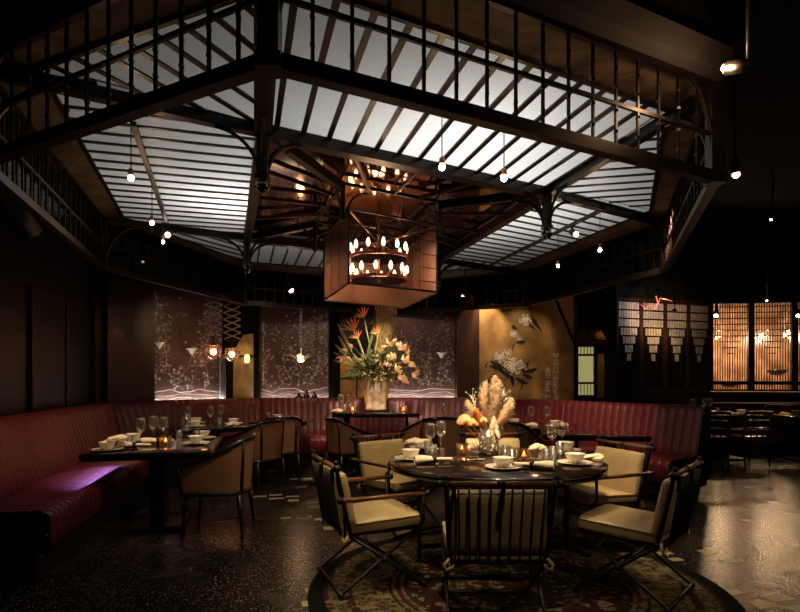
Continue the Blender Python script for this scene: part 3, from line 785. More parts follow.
for x0, ys in ((557.5, [354.5, 362.5, 370.5, 378, 384, 390.5, 396.5]), (549.5, [369, 375, 384, 390, 396])):      # brush characters, too small to read in the photo
    for k_, y0 in enumerate(ys):
        g = rr.sample(range(8), 5)
        S_ = [[(-2.6, -2.4), (2.6, -2.6)], [(-2.6, 0), (2.4, -.2)], [(-2, 2.4), (2.3, 2.3)], [(0, -3), (0, 3)], [(-2.2, -2.5), (-2.4, 2.6)], [(2.2, -2.4), (2.2, 2.6)], [(0, -1), (-2.6, 2.8)], [(.3, 0), (2.7, 2.8)]]
        for i in g: (p0, p1) = S_[i]; stroke([(x0 + p0[0], y0 + p0[1]), (x0 + (p0[0] + p1[0]) / 2, y0 + (p0[1] + p1[1]) / 2), (x0 + p1[0], y0 + p1[1])], .8, 1)
mb.build('painting', ['ink', 'wash'], gm, True)
lamp('SPOT', wz(ray(484, *C_) + n_ * .45, 2.95), (1, .68, .38), 90, .03, to=wz(ray(489, *C_), 1.9), cone=62, name='mural_light')
lamp('SPOT', wz(ray(515, *C_) + n_ * .9, 3.0), (1, .70, .40), 30, .03, to=wz(ray(520, *C_), 1.7), cone=60, name='mural_light')
# slanting black pipe in front of the gold side wall
e0, e1 = atd(554, 9.0, zat(295, 9.0)), atd(575, 9.0, zat(345, 9.0)); mb = MB(); mb.tube([e0, e1], .022, 10); mb.tube([e1, wz(e1, 1.0)], .02, 8)
mb.tube([e0, wz(e0, ZC)], .02, 8); struct('trim_24', mb, 'dark')
# little tiled-roof window
d_ = 9.35; t = thing('window_1', None, None, atd(588, d_, 1.0), kind='structure')
X = lambda px: (px - HX) / F * d_
mb = MB(); y_ = d_
for px in (576.5, 595): mb.bar((X(px), y_, 0), (X(px), y_, zat(345, d_)), .05, .05)
for py in (346, 355, 383, 396): mb.bar((X(576), y_ - .005, zat(py, d_)), (X(595.5), y_ - .005, zat(py, d_)), .04, .035)
mb.box(((X(576) + X(596)) / 2, y_ + .02, .5), (X(596) - X(576), .05, 1.02))
mb.build('window_frame', 'darkwood', t, True)
mb = MB(); mb.bar((X(577), y_ + .02, (zat(346, d_) + zat(396, d_)) / 2), (X(595), y_ + .02, (zat(346, d_) + zat(396, d_)) / 2), .01, zat(346, d_) - zat(396, d_)); mb.build('paper_pane', 'winpane', t, True)
mb = MB()
for i in range(6):
    x = X(577.5 + i * 3.3)
    for p0, p1 in ((346, 355), (383, 396)): mb.bar((x, y_, zat(p0, d_)), (x, y_, zat(p1, d_)), .01, .012)
mb.build('glazing_bars', 'darkwood', t, True)
mb = MB(); za, zb_ = zat(330, d_), zat(343, d_); r0, r1 = Vector((X(572), y_ - .30, zb_)), Vector((X(601), y_ - .30, zb_)); t0, t1 = Vector((X(574), y_ + .1, za + .1)), Vector((X(599), y_ + .1, za + .1))
mb.poly([r0, r1, t1, t0]); mb.poly([p_ - Vector((0, 0, .03)) for p_ in (r0, r1, t1, t0)]); mb.poly([r0, r1, r1 - Vector((0, 0, .03)), r0 - Vector((0, 0, .03))])
for i in range(10): f = (i + .5) / 10; mb.tube([r0.lerp(r1, f) + Vector((0, 0, .012)), t0.lerp(t1, f) + Vector((0, 0, .012))], .016, 8)
mb.build('tiled_roof', 'rooftile', t, True)
mb = MB(); mb.tube([r0 + Vector((0, 0, .02)), r1 + Vector((0, 0, .02))], .02, 8); mb.tube([r0.lerp(r1, .35) + Vector((0, 0, .03)), t0.lerp(t1, .45) + Vector((0, 0, .03))], .02, 8); mb.build('roof_ridge', 'wallcol', t, True)
mb = MB(); q0, q1 = atd(597.5, 9.5), atd(604, 9.5); mb.bar(wz(q0, 1.4), wz(q1, 1.4), .03, .75); struct('trim_25', mb, 'gold')
lamp('SPOT', (X(600), 9.0, 2.4), (1, .5, .2), 5, .03, to=(X(601), 9.5, 1.3), cone=50, name='recess_light')
for (x0, x1, nn) in ((602, 608, 2), (608.5, 616, 3)):
    drape(atd(x0, 9.7), atd(x1, 9.7), 0, 3.0, .045, nn, 'curtain', 'long_curtain', 'dark plum floor length curtain ' + ('next to the little tiled roof window' if nn == 2 else 'next to the first lattice screen'))
# chrome hooks of curtain tie
# ledge behind the banquette
mb = MB()
def quad(a, b, c, d, z0, z1):
    P_ = [Vector((q_[0], q_[1], 0)) for q_ in (a, b, c, d)]
    mb.poly([wz(x_, z1) for x_ in P_]); 
    for i in range(4): mb.poly([wz(P_[i], z0), wz(P_[(i + 1) % 4], z0), wz(P_[(i + 1) % 4], z1), wz(P_[i], z1)])

t = thing('ventilation_duct', 'black round air duct in the dark at the left picture edge below the canopy', 'duct', (-3.66, 5.3, 2.75))
mb = MB(); mb.tube([(0, -.9, 1.45), (0, -.7, .9), (0, -.45, .55), (0, -.1, .3), (0, .2, .1)], .17, 20); mb.build('duct_tube', 'duct', t)
mb = MB(); mb.tube([(0, -.50, .62), (0, -.44, .535)], .185, 20); mb.build('duct_collar', 'duct', t)
# ---------------------------------------------------------------- lattice screens at the right
def lattice_wall(a, b):
    mb = MB(); a, b = wz(a, 0), wz(b, 0); mb.bar(wz(a, .54), wz(b, .54), .12, 1.08); mb.cur = 1; mb.bar(wz(a, 3.65), wz(b, 3.65), .12, 1.5); return mb
mb = lattice_wall(S0, S1); struct('wall_right', mb, ['walldark', 'dark'])
mb = lattice_wall(S1, S2); struct('wall_far_right', mb, ['walldark', 'dark'])
def onseg(px, a, b, z):
    e = ray(px, a, b); return wz(e, z)
ZL0, ZL1 = 1.09, 2.90
names_ = ['leftmost of four, beside the drapes', 'second of four from the drapes', 'third of four from the drapes', 'rightmost of four, beside the amber screens']
red = None
for i, (x0, x1) in enumerate(((616, 640.5), (640.5, 664.5), (664.5, 687.5), (687.5, 709))):
    a, b = onseg(x0, S0, S1, 0), onseg(x1, S0, S1, 0)
    t = thing('lattice_screen', 'black lattice screen with stepped frosted tiles, %s' % names_[i], 'screen', wz(a, ZL0), 0, 'tiled lattice screens')
    mb = MB(); u = (b - a).normalized()
    for e in (a + u * .02, b - u * .02): mb.bar(wz(e, ZL0), wz(e, ZL1), .07, .04, up=u)
    for z in (ZL0 + .03, ZL1 - .03): mb.bar(wz(a, z), wz(b, z), .07, .06)
    mb.build('frame', 'redwood', t, True)
    mb = MB(); mb.bar(wz(a, (ZL0 + ZL1) / 2) + Vector((0, .09, 0)), wz(b, (ZL0 + ZL1) / 2) + Vector((0, .09, 0)), .02, ZL1 - ZL0); mb.build('backing_board', 'dark', t, True)
    mb = MB(); w = (b - a).length - .09; n = 13
    for k in range(n + 1): e = a + u * (.045 + w * k / n); mb.bar(wz(e, ZL0), wz(e, ZL1), .012, .014, up=u)
    mb.build('lattice_bars', 'darkwood', t, True)
    mb = MB(); n_ = Vector((u.y, -u.x, 0)); rh = .165
    for r_, frac in enumerate((1, 1, 1, .8, .6, .4, .2)):
        z = ZL1 - .07 - rh * (r_ + .5); nt_ = max(2, round(8 * frac)); ww = w * frac; x0_ = .045 + (w - ww) / 2
        for k in range(nt_):
            c = a + u * (x0_ + ww * (k + .5) / nt_) + n_ * .018
            mb.bar(wz(c - u * (ww / nt_ * .38), z), wz(c + u * (ww / nt_ * .38), z), .008, rh - .03)
    mb.build('frosted_tiles', 'capiz', t, True)
for i, (x0, x1, lb) in enumerate(((709.5, 750.5, 'amber lit lattice screen left of the rightmost post'), (750.5, 794, 'amber lit lattice screen in front of the hanging lamp cluster'), (794, 836, 'lattice screen cut off by the right edge of the picture'))):
    a, b = onseg(x0, S1, S2, 0), onseg(x1, S1, S2, 0)
    t = thing('lattice_window', lb, 'screen', wz(a, ZL0), 0, 'amber lit lattice screens')
    mb = MB(); u = (b - a).normalized()
    for e in (a + u * .03, b - u * .03): mb.bar(wz(e, ZL0), wz(e, ZL1), .09, .06, up=u)
    for z in (ZL0 + .02, ZL1 - .02): mb.bar(wz(a, z), wz(b, z), .07, .04)
    mb.bar(wz(a, ZL0 + .17), wz(b, ZL0 + .17), .04, .07)
    mb.build('frame', 'darkwood', t, True)
    mb = MB(); w = (b - a).length - .12; n = 14
    for k in range(n + 1):
        e = a + u * (.06 + w * k / n); mb.bar(wz(e, ZL0), wz(e, ZL1), .02, .016, up=u)
    for k in range(9):
        z = ZL1 - .10 - .118 * k; f = 1 if k < 6 else (.62, .4, .2)[k - 6]; p0, p1 = a + u * (.06 + w * (1 - f) / 2), b - u * (.06 + w * (1 - f) / 2); mb.bar(wz(p0, z), wz(p1, z), .016, .022)
    mb.build('lattice_bars', 'darkwood', t, True)
# the lit room behind them
b0, b1 = atd(704, 13.2), atd(900, 13.2)
mb = MB(); mb.poly([wz(b0, 0), wz(b1, 0), wz(b1, ZC), wz(b0, ZC)]); struct('wall_behind_screens', mb, 'roomback')
mb = MB(); mb.poly([wz(S1 + Vector((.05, .08, 0)), 0), wz(b0, 0), wz(b0, ZC), wz(S1 + Vector((.05, .08, 0)), ZC)]); struct('wall_side_room', mb, 'roomback')
def lamp_behind(px, py, d, label, r=.05, e=5):
    p = atd(px, d, zat(py, d)); t = thing('globe_lamp', label, 'lamp', p, 0, 'globe lamps behind the lattice')
    mb = MB(); mb.ball((0, 0, 0), r, 12); mb.build('globe', 'bulbsoft', t); mb = MB(); mb.tube([(0, 0, r * .9), (0, 0, ZC - p.z)], .006, 6); mb.build('cord', 'black', t)
    if e: lamp('POINT', p - Vector((0, .12, .05)), (1, .64, .34), e, .08, name='globe_glow')
lamp_behind(762, 335.7, 12.0, 'globe lamp glowing behind the middle amber screen, left of the cluster', .055, 60)
lamp_behind(784.5, 335, 12.1, 'globe lamp behind the amber screen, left one of the tight cluster', .045, 45)
lamp_behind(790.5, 332, 12.0, 'globe lamp behind the amber screen, brightest of the tight cluster', .06, 60)
lamp_behind(791, 338, 12.4, 'globe lamp behind the amber screen, lowest of the tight cluster', .04, 0)
lamp_behind(753.5, 338, 12.3, 'small globe lamp showing at the left edge of the middle amber screen', .03, 0)
lamp_behind(716, 338, 12.3, 'faint globe lamp at the left edge of the first amber screen', .03, 60)
for px_, py_, lb_ in ((729, 383, 'dark hanging bowl behind the first amber screen'), (777, 371, 'dark hanging bowl behind the middle amber screen')):
    p = atd(px_, 12.3, zat(py_, 12.3)); t = thing('hanging_bowl', lb_, 'bowl', p, 0, 'hanging bowls behind the lattice')
    mb = MB(); mb.lathe([(.0001, -.1), (.12, -.08), (.20, .0), (.21, .03), (.0001, .03)], (0, 0, 0), 18); mb.build('bowl_body', 'darkwood', t)
    mb = MB(); mb.tube([(0, 0, .02), (0, 0, ZC - p.z)], .006, 5); mb.build('cord', 'black', t)
spot(716, 315.5, 10.2, 'bright ceiling spotlight in front of the first amber screen', to=(5.0, 9.2, .75), e=22, r=.05)
spot(798, 315.5, 10.2, 'bright ceiling spotlight at the right picture edge by the amber screens', to=(6.6, 9.0, .6), e=16, r=.045)
spot(673, 310.5, 9.6, 'small spotlight over the third tiled lattice screen', to=(4.9, 10.9, 2.6), e=60, cone=70, r=.028)
spot(682, 301, 9.6, 'tiny white spotlight over the gap between third and fourth tiled screens', to=(5.2, 11, 2.2), e=16, cone=90, r=.022)
spot(767, 300.5, 10.4, 'tiny reddish spotlight above the amber lattice screens', e=0, r=.018)
lamp('SPOT', atd(664, 10.3, 2.95), (1, .6, .12), 45, .02, to=atd(664, 10.9, 1.9), cone=44, name='amber_wash')
lamp('SPOT', atd(632, 9.6, 3.4), (.9, .88, 1), 34, .05, to=atd(632, 10.8, 2.4), cone=60, name='screen_wash')
e = [atd(x, 10.35, zat(y, 10.35)) for x, y in ((641, 304), (645, 309), (650, 305), (655, 309), (659, 302), (660, 298), (664, 299), (672, 301))]
mb = MB(); mb.tube(e, .008, 6); mb.tube([atd(x, 10.35, zat(y, 10.35)) for x, y in ((656, 296), (658, 303), (655, 308))], .012, 6)
mb.cur = 1
for k_ in (0, 5, 7): mb.tube([e[k_], wz(e[k_], ZC)], .003, 5)
tag(mb.build('neon_light', ['neon', 'black']), 'red glowing squiggle of neon hanging over the second lattice screen', 'neon light')
# ---------------------------------------------------------------- banquette
RB = [Vector((-3.25, 3.60, 0)), Vector((-4.07, 7.66, 0)), Vector((-2.30, 9.20, 0)), Vector((1.60, 9.20, 0)), Vector((3.60, 6.53, 0))]
def inward(a, b):
    u = (b - a).normalized(); return Vector((u.y, -u.x, 0))      # right-hand side of the run faces the room
NS = [inward(RB[i], RB[i + 1]) for i in range(4)]
def mitre(i):
    if i == 0: return NS[0]
    if i == 4: return NS[3]
    m = (NS[i - 1] + NS[i]).normalized(); return m / m.dot(NS[i])
def sect(i, t0, t1):
    a, b = RB[i], RB[i + 1]; ma, mb_ = mitre(i), mitre(i + 1)
    return a.lerp(b, t0), a.lerp(b, t1), ma.lerp(mb_, t0) if t0 in (0, 1) or True else None, ma.lerp(mb_, t1)
def banquette(i, t0, t1, label, ends=()):
    a, b, ma, mbv = sect(i, t0, t1); Ln = (b - a).length; n = max(3, round(Ln / .105))
    root = thing('banquette', label, 'banquette', wz((a + b) / 2 + (ma + mbv) * .45, 0), 0, 'oxblood banquette sections')
    def sweep(prof, soft, name, m, k=6):
        mb = MB(); N = n * k; P_ = len(prof)
        for s in range(N + 1):
            t = s / N; base = a.lerp(b, t); iv = ma.lerp(mbv, t); g = abs(math.sin(PI * n * t)) ** .45
            for (o, z, no, nz_) in prof: mb.v.append(wz(base + iv * (o + no * soft * (g - 1)), z + nz_ * soft * (g - 1)))
        for s in range(N):
            for j in range(P_): q_ = s * P_; mb.face([q_ + j, q_ + (j + 1) % P_, q_ + P_ + (j + 1) % P_, q_ + P_ + j], True)
        mb.face(list(range(P_))[::-1]); mb.face([N * P_ + j for j in range(P_)])
        return mb.build(name, m, root, True)
    sweep([(.33, .23, 0, 0), (.88, .23, 0, 0), (.905, .25, 1, 0), (.915, .33, 1, 0), (.92, .43, 1, 0), (.905, .47, .7, .7), (.86, .492, .3, 1), (.6, .492, 0, 1), (.33, .475, 0, 1)], .014, 'seat', 'leather')
    sweep([(.01, .40, 0, 0), (.0, .95, 0, 0), (.0, 1.02, 0, .5), (.02, 1.045, 0, 1), (.06, 1.052, 0, 1), (.11, 1.048, 0, 1), (.15, 1.02, 1, .6), (.175, .95, 1, 0), (.24, .75, 1, 0), (.30, .58, 1, 0), (.335, .48, 1, 0), (.33, .40, 0, 0)], .011, 'backrest', 'leather')
    mb = MB(); mid = [(a + ma * .04), (b + mbv * .04), (b + mbv * .82), (a + ma * .82)]
    z0, z1 = (.0, .235) if 1 not in ends else (.13, .235)
    for z in (z0, z1): mb.poly([wz(p, z) for p in mid])
    for q_ in range(4): mb.poly([wz(mid[q_], z0), wz(mid[(q_ + 1) % 4], z0), wz(mid[(q_ + 1) % 4], z1), wz(mid[q_], z1)])
    mb.build('plinth', 'plinth', root, True)
    for en in ends:
        p, iv, u = (a, ma, (a - b).normalized()) if en == 0 else (b, mbv, (b - a).normalized())
        mb = MB(); out = [(0, .2), (0, 1.05), (.15, 1.05), (.18, .98), (.335, .50), (.86, .50), (.91, .46), (.92, .2)]
        p1 = p + u * .022
        f0 = [wz(p + iv * o, z) for o, z in out]; f1 = [wz(p1 + iv * o, z) for o, z in out]
        mb.poly(f0); mb.poly(f1)
        for q_ in range(len(out)): q2 = (q_ + 1) % len(out); mb.poly([f0[q_], f0[q2], f1[q2], f1[q_]])
        mb.cur = 1
        for (o0, z0_), (o1, z1_) in zip(out, out[1:]):
            L_ = math.hypot(o1 - o0, z1_ - z0_)
            for q_ in range(int(L_ / .11) + 1):
                f = (q_ + .5) / (int(L_ / .11) + 1); o_, z_ = o0 + (o1 - o0) * f, z0_ + (z1_ - z0_) * f; mb.ball(wz(p1 + iv * (.02 + o_ * .955), z_ * .97 + .01), .009, 8)
        mb.build('end_panel', ['plinth', 'socket'] if en == 0 else ['plinth', 'chromeball'], root, True)
        for o_ in (.10, .80):
            c = wz(p - u * .08 + iv * o_, 0); mb = MB(); mb.tube([c, c + Vector((0, 0, .21))], [.018, .034], 10); mb.build('leg', 'darkwood', root, True)
banquette(0, 0, .52, 'oxblood leather banquette section at the lower left corner, end nearest the viewer', ends=(0,))
banquette(0, .52, 1, 'oxblood leather banquette section along the left wall, ending at the booth corner')
banquette(1, 0, .45, 'oxblood leather banquette section behind the left table, right of the booth corner')
banquette(1, .45, 1, 'oxblood leather banquette section under the first plum mural and gold panel')
banquette(2, 0, .36, 'oxblood leather banquette section under the mural with the chain pendant')
banquette(2, .36, .68, 'oxblood leather banquette section behind the big flower vase table')
banquette(2, .68, 1, 'oxblood leather banquette section below the gold peony mural')
banquette(3, 0, .42, 'oxblood leather banquette section behind the laid table right of the pampas vase')
banquette(3, .42, 1, 'oxblood leather banquette section at the right with the free studded end', ends=(1,))
# ledge between banquette and walls
mb = MB()
WALLP = [Vector((-3.62, 3.5, 0)), KW, LW, Vector((1.9, 9.8, 0))]
Wl = ray(95, LA, KW)
RIN = [RB[0], RB[1], RB[2], RB[3]]; WO = [Vector((LA.x + (KW.x - LA.x) * ((3.7 - LA.y) / (KW.y - LA.y)), 3.7, 0)), KW, LW, Vector((2.0, 9.8, 0))]
for i in range(3):
    ps = [RIN[i] - mitre(i) * .01, RIN[i + 1] - mitre(i + 1) * .01, WO[i + 1], WO[i]]
    for z in (.0, .975): mb.poly([wz(x_, z) for x_ in ps])
    for q_ in range(4): mb.poly([wz(ps[q_], 0), wz(ps[(q_ + 1) % 4], 0), wz(ps[(q_ + 1) % 4], .975), wz(ps[q_], .975)])
struct('trim_30', mb, 'plinth')
# three dark jars on the ledge
for px, w, h, lb in ((299, .07, .12, 'small dark jar on the ledge, left of three by the chain pendant mural'), (306.5, .055, .17, 'tall dark bottle on the ledge, middle of three'), (314.5, .05, .14, 'dark bottle on the ledge, right of three')):
    p = atd(px, 9.5, .975); t = thing('bottle', lb, 'bottle', p, 0, 'dark bottles on the ledge')
    mb = MB(); mb.lathe([(w, 0), (w, h * .6), (w * .4, h * .8), (w * .35, h)], (0, 0, 0), 14); mb.build('bottle_body', 'darkwood', t)
    mb = MB(); mb.lathe([(w * .42, h), (w * .42, h + .02)], (0, 0, 0), 12); mb.build('stopper', 'black', t)

# ---------------------------------------------------------------- scissor and chain pendants, wall cups
def scissor(px, py, d, label, ztop, col):
    p = atd(px, d, zat(py, d)); t = thing('scissor_pendant', label, 'pendant lamp', p, 0, 'scissor pendants')
    mb = MB(); n = 6; h0 = .24; H = ztop - p.z - h0; w = .135
    for k in range(n):
        z0, z1 = h0 + H * k / n, h0 + H * (k + 1) / n
        for s in (-1, 1): mb.bar((-w * s, .008 * s, z0), (w * s, .008 * s, z1), .008, .016)
    mb.build('scissor_arms', col, t)
    mb = MB(); mb.tube([(0, 0, .10), (0, 0, h0)], .012, 8); mb.tube([(-w, 0, h0), (0, 0, h0 - .03), (w, 0, h0)], .007, 6); mb.tube([(0, 0, ztop - p.z), (0, 0, 2.9 - p.z)], .01, 6)
    mb.lathe([(.05, .1), (.03, .14), (.0001, .15)], (0, 0, 0), 14); mb.build('stem', 'black', t)
    mb = MB(); mb.lathe([(.0001, -.11), (.05, -.105), (.10, -.06), (.125, 0), (.12, .05), (.10, .085), (.11, .095)], (0, 0, 0), 22, fn=lambda th, z: 1 + .05 * math.cos(8 * th)); mb.build('globe', 'pinkglass', t)
    mb = MB(); mb.ball((0, 0, 0), .045, 12); mb.build('bulb', 'bulbsoft', t)
    lamp('POINT', p + Vector((0, -.0, -.0)), (1, .5, .28), 3.0, .06, name='pendant_glow')
scissor(213.5, 352, 8.3, 'pink glass lamp on a grey scissor arm, left of the pair', 2.55, 'greymetal')
scissor(232, 354.5, 8.8, 'pink glass lamp on a brown scissor arm, right of the pair by the gold panel', 2.6, 'scissor')
p = atd(301, 9.0, zat(359, 9.0)); t = thing('chain_pendant', 'flower shaped lamp on a chain in front of the middle plum mural', 'pendant lamp', p)
mb = MB()
for k in range(19): z = .15 + k * .065; mb.lathe([(.026, 0), (.032, .022), (.012, .05)], (0, 0, z), 8)
mb.tube([(0, 0, .05), (0, 0, 2.9 - p.z)], .006, 6); mb.build('chain', 'chain', t)
mb = MB()
for j in range(8):
    a0 = j * PI / 4; c_, s_ = math.cos(a0), math.sin(a0); mb.poly([(c_ * .04 - s_ * .03, s_ * .04 + c_ * .03, -.02), (c_ * .17 - s_ * .05, s_ * .17 + c_ * .05, .05), (c_ * .23, s_ * .23, .09), (c_ * .17 + s_ * .05, s_ * .17 - c_ * .05, .05), (c_ * .04 + s_ * .03, s_ * .04 - c_ * .03, -.02)])
mb.build('petal_shade', 'brassy', t)
mb = MB(); mb.ball((0, 0, 0), .055, 12); mb.build('bulb', 'bulbsoft', t); lamp('POINT', p + Vector((0, -.1, -.02)), (1, .6, .32), 3, .05, name='pendant_glow')
def wallcup(px, py, line, label):
    e, _, _, n_ = seg(px, px + 1, *line, .03); z = zat(py, e.y); t = thing('wall_cup_lamp', label, 'wall lamp', wz(e, z), 0, 'white cup wall lamps')
    mb = MB(); c = n_ * .10; mb.lathe([(.012, -.06), (.03, -.04), (.05, 0), (.09, .03), (.095, .04)], c, 16); mb.build('cup', 'porcelain', t)
    mb = MB(); mb.tube([(0, 0, -.06), c + Vector((0, 0, -.06))], .01, 6); mb.build('bracket', 'black', t)
wallcup(156, 345, B_, 'white cup lamp at the left edge of the first mural'); wallcup(188.5, 351, B_, 'white cup lamp in the middle of the first mural'); wallcup(441, 355, C_, 'white cup lamp on the mural right of the flower vase')

# ---------------------------------------------------------------- rug and round table
rug = None
mb = MB(); n = 96
k = len(mb.v); mb.lathe([(1.36, .0015), (1.36, .008), (1.33, .012), (0.0001, .012)], (0, 0, 0), n)
rug = mb.build('round_rug', 'rug'); rug.location = (.76, 3.74, 0); tag(rug, 'round oriental rug with dark green border under the round dining table', 'rug')
TC = Vector((.743, 4.36, 0)); TR = .83
t = thing('round_dining_table', 'large round dark wood dining table laid with white bowls on the rug', 'table', TC)
mb = MB(); mb.lathe([(.0001, .718), (TR - .06, .718), (TR - .015, .722), (TR, .732), (TR, .744), (TR - .01, .750), (.0001, .750)], (0, 0, 0), 96); mb.build('tabletop', 'tabletop', t)
mb = MB(); mb.lathe([(TR - .03, .690), (TR - .012, .694), (TR - .008, .706), (TR - .03, .715), (TR - .06, .715), (TR - .06, .690)], (0, 0, 0), 96); mb.lathe([(TR - .10, .67), (TR - .10, .70), (TR - .12, .70), (TR - .12, .67), (TR - .10, .67)], (0, 0, 0), 64); mb.build('apron', 'darkwood', t)
for j in range(4):
    a0 = math.radians(215 + 90 * j - 20); p = Vector((math.cos(a0), math.sin(a0), 0)) * .62
    mb = MB(); mb.tube([p + Vector((0, 0, .012)), p + Vector((0, 0, .7))], [.022, .028], 4); mb.box(p + Vector((0, 0, .02)), (.06, .06, .02)); mb.build('leg', 'darkwood', t)
mb = MB()
for s in (0, 1):
    a0 = math.radians(215 - 20 + 90 * s); p = Vector((math.cos(a0), math.sin(a0), 0)) * .62; mb.bar(p + Vector((0, 0, .12)), -p + Vector((0, 0, .12)), .03, .03)
mb.build('stretcher', 'darkwood', t)

# ---------------------------------------------------------------- campaign chairs
def campaign(arms, label):
    t = thing('campaign_armchair' if arms else 'campaign_chair', label, 'chair', (0, 0, 0), 0, 'cream leather iron chairs round the table')
    mb = MB(); mb.rbox((0, .02, .425), (.53, .50, .085), .03, Matrix.Rotation(math.radians(3), 3, 'X'), .012); st = mb.build('seat_cushion', 'cream', t)
    mb = MB(); mb.tube([(-.26, -.235, .462), (.26, -.235, .462)], .006, 6)
    for s in (1, -1):
        mb.tube([(s * .262, -.22, .452), (s * .262, .25, .472), (s * .2, .268, .472), (-s * .0, .268, .474)], .005, 6)
    mb.build('piping', 'cream', st)
    tilt = math.atan2(.10, .40)
    mb = MB(); mb.rbox((0, -.245, .605), (.54, .07, .36), .03, Matrix.Rotation(tilt * .9, 3, 'X'), .006); bk = mb.build('back_cushion', 'cream', t)
    for s in (-1, 1):
        mb = MB(); mb.tube([(s * .262, -.225, .40), (s * .272, -.262, .55), (s * .286, -.318, .80), (s * .289, -.328, .845)], .0135, 8); mb.ball((s * .262, -.225, .39), .02, 8); mb.build('back_post', 'black', t)
        mb = MB(); mb.ball((s * .289, -.322, .82), .026, 12); mb.ball((s * .318, -.322, .82), .020, 12); mb.ball((s * .289, -.327, .853), .017, 10); mb.lathe([(.03, -.006), (.03, .006)], (s * .289, -.322, .82), 12); mb.build('knob', 'black', t)
        mb = MB(); k_ = Vector((s * .262, -.245, .385)); mb.tube([k_ + Vector((0, 0, .02)), k_ + Vector((s * .03, -.01, -.01)), k_ + Vector((s * .02, -.02, -.035)), k_ + Vector((-s * .015, -.025, -.02)), k_ + Vector((-s * .02, -.01, .01))], .010, 6); mb.tube([k_, k_ + Vector((-s * .01, -.02, -.05))], .009, 6); mb.build('cushion_tie', 'cream', t)
    mb = MB(); mb.tube([(-.29, -.322, .82), (.29, -.322, .82)], .0165, 12); mb.build('back_rail', 'wood', t)
    mb = MB(); mb.tube([(-.022, -.322, .82), (.022, -.322, .82)], .021, 12); mb.box((.0, -.345, .765), (.022, .02, .09), Matrix.Rotation(.25, 3, 'Y')); mb.build('strap', 'black', t)
    for s in (-1, 1): mb = MB(); mb.box((s * .250, -.338, .765), (.022, .02, .09)); mb.build('strap', 'black', t)
    mb = MB()
    for k in range(9):
        x = -.216 + .054 * k; mb.tube([(x, -.272, .385), (x, -.298, .53), (x * 1.05, -.345, .80)], .0062, 6)
    mb.build('back_slats', 'black', t)
    mb = MB(); mb.tube([(-.262, -.262, .39), (.262, -.262, .39)], .010, 8)
    for s in (-1, 1): mb.tube([(s * .262, -.25, .392), (s * .262, .25, .405)], .011, 8)
    mb.tube([(-.262, .25, .405), (.262, .25, .405)], .011, 8); mb.box((0, 0, .385), (.5, .46, .012)); mb.build('seat_frame', 'black', t)
    for s in (-1, 1):
        mb = MB(); mb.tube([(s * .262, .25, .40), (s * .265, -.28, .03), (s * .265, -.30, .013)], [.0115, .0115, .014], 8); mb.build('leg', 'black', t)
        mb = MB(); mb.tube([(s * .262, -.24, .392), (s * .265, .27, .03), (s * .265, .29, .013)], [.0115, .0115, .014], 8); mb.build('leg', 'black', t)
    for y_, z_, r_ in ((-.285, .026, .013), (.275, .026, .013), (.0, .215, .017)):
        mb = MB(); mb.tube([(-.275, y_, z_), (.275, y_, z_)], r_, 10)
        for s in (-1, 1): mb.ball((s * .278, y_, z_), r_ * 1.35, 8)
        mb.build('stretcher', 'black', t)
    if arms:
        for s in (-1, 1):
            mb = MB(); mb.tube([(s * .325, -.30, .625), (s * .325, .27, .625)], .0155, 10); mb.build('armrest', 'wood', t)
            mb = MB(); mb.tube([(s * .278, -.28, .64), (s * .325, -.29, .625)], .010, 8); mb.tube([(s * .272, -.262, .40), (s * .325, -.29, .625)], .009, 8); mb.ball((s * .325, -.31, .625), .023, 10); mb.build('arm_support', 'black', t)
            mb = MB(); mb.tube([(s * .268, .25, .40), (s * .325, .25, .45), (s * .325, .25, .625)], .012, 8)
            mb.ball((s * .325, .28, .625), .023, 10); mb.ball((s * .325, .25, .652), .014, 8); mb.build('arm_support', 'black', t)
    return t
def seat_at(pr, rc, face, label):
    f = Vector((*face, 0)).normalized(); return pr.put((rc[0] + f.x * .32, rc[1] + f.y * .32, .0), ang(f.x, f.y), label)
PA, PS = Proto(campaign(True, '')), Proto(campaign(False, ''))
c1 = seat_at(PS, (.53, 2.94), (0, 1), 'cream leather iron chair seen from behind at the front of the round table')
c2 = seat_at(PS, (1.757, 3.43), (-.76, .65), 'cream leather iron side chair without arms, turned sideways right of the round table')
c3 = seat_at(PA, (-.50, 3.71), (.92, .386), 'cream leather iron armchair at the left of the table, standing half on the rug')
c4 = seat_at(PA, (1.90, 4.76), (-.93, -.37), 'cream leather iron armchair behind the right side of the table, facing the viewer')
c5 = seat_at(PA, (-.21, 5.42), (.64, -.77), 'cream leather iron armchair behind the left side of the table')
c6 = seat_at(PA, (.92, 5.62), (0, -1), 'cream leather iron armchair behind the pampas vase, mostly hidden by it')
for c in (c1, c2, c3): c.location.z = .012

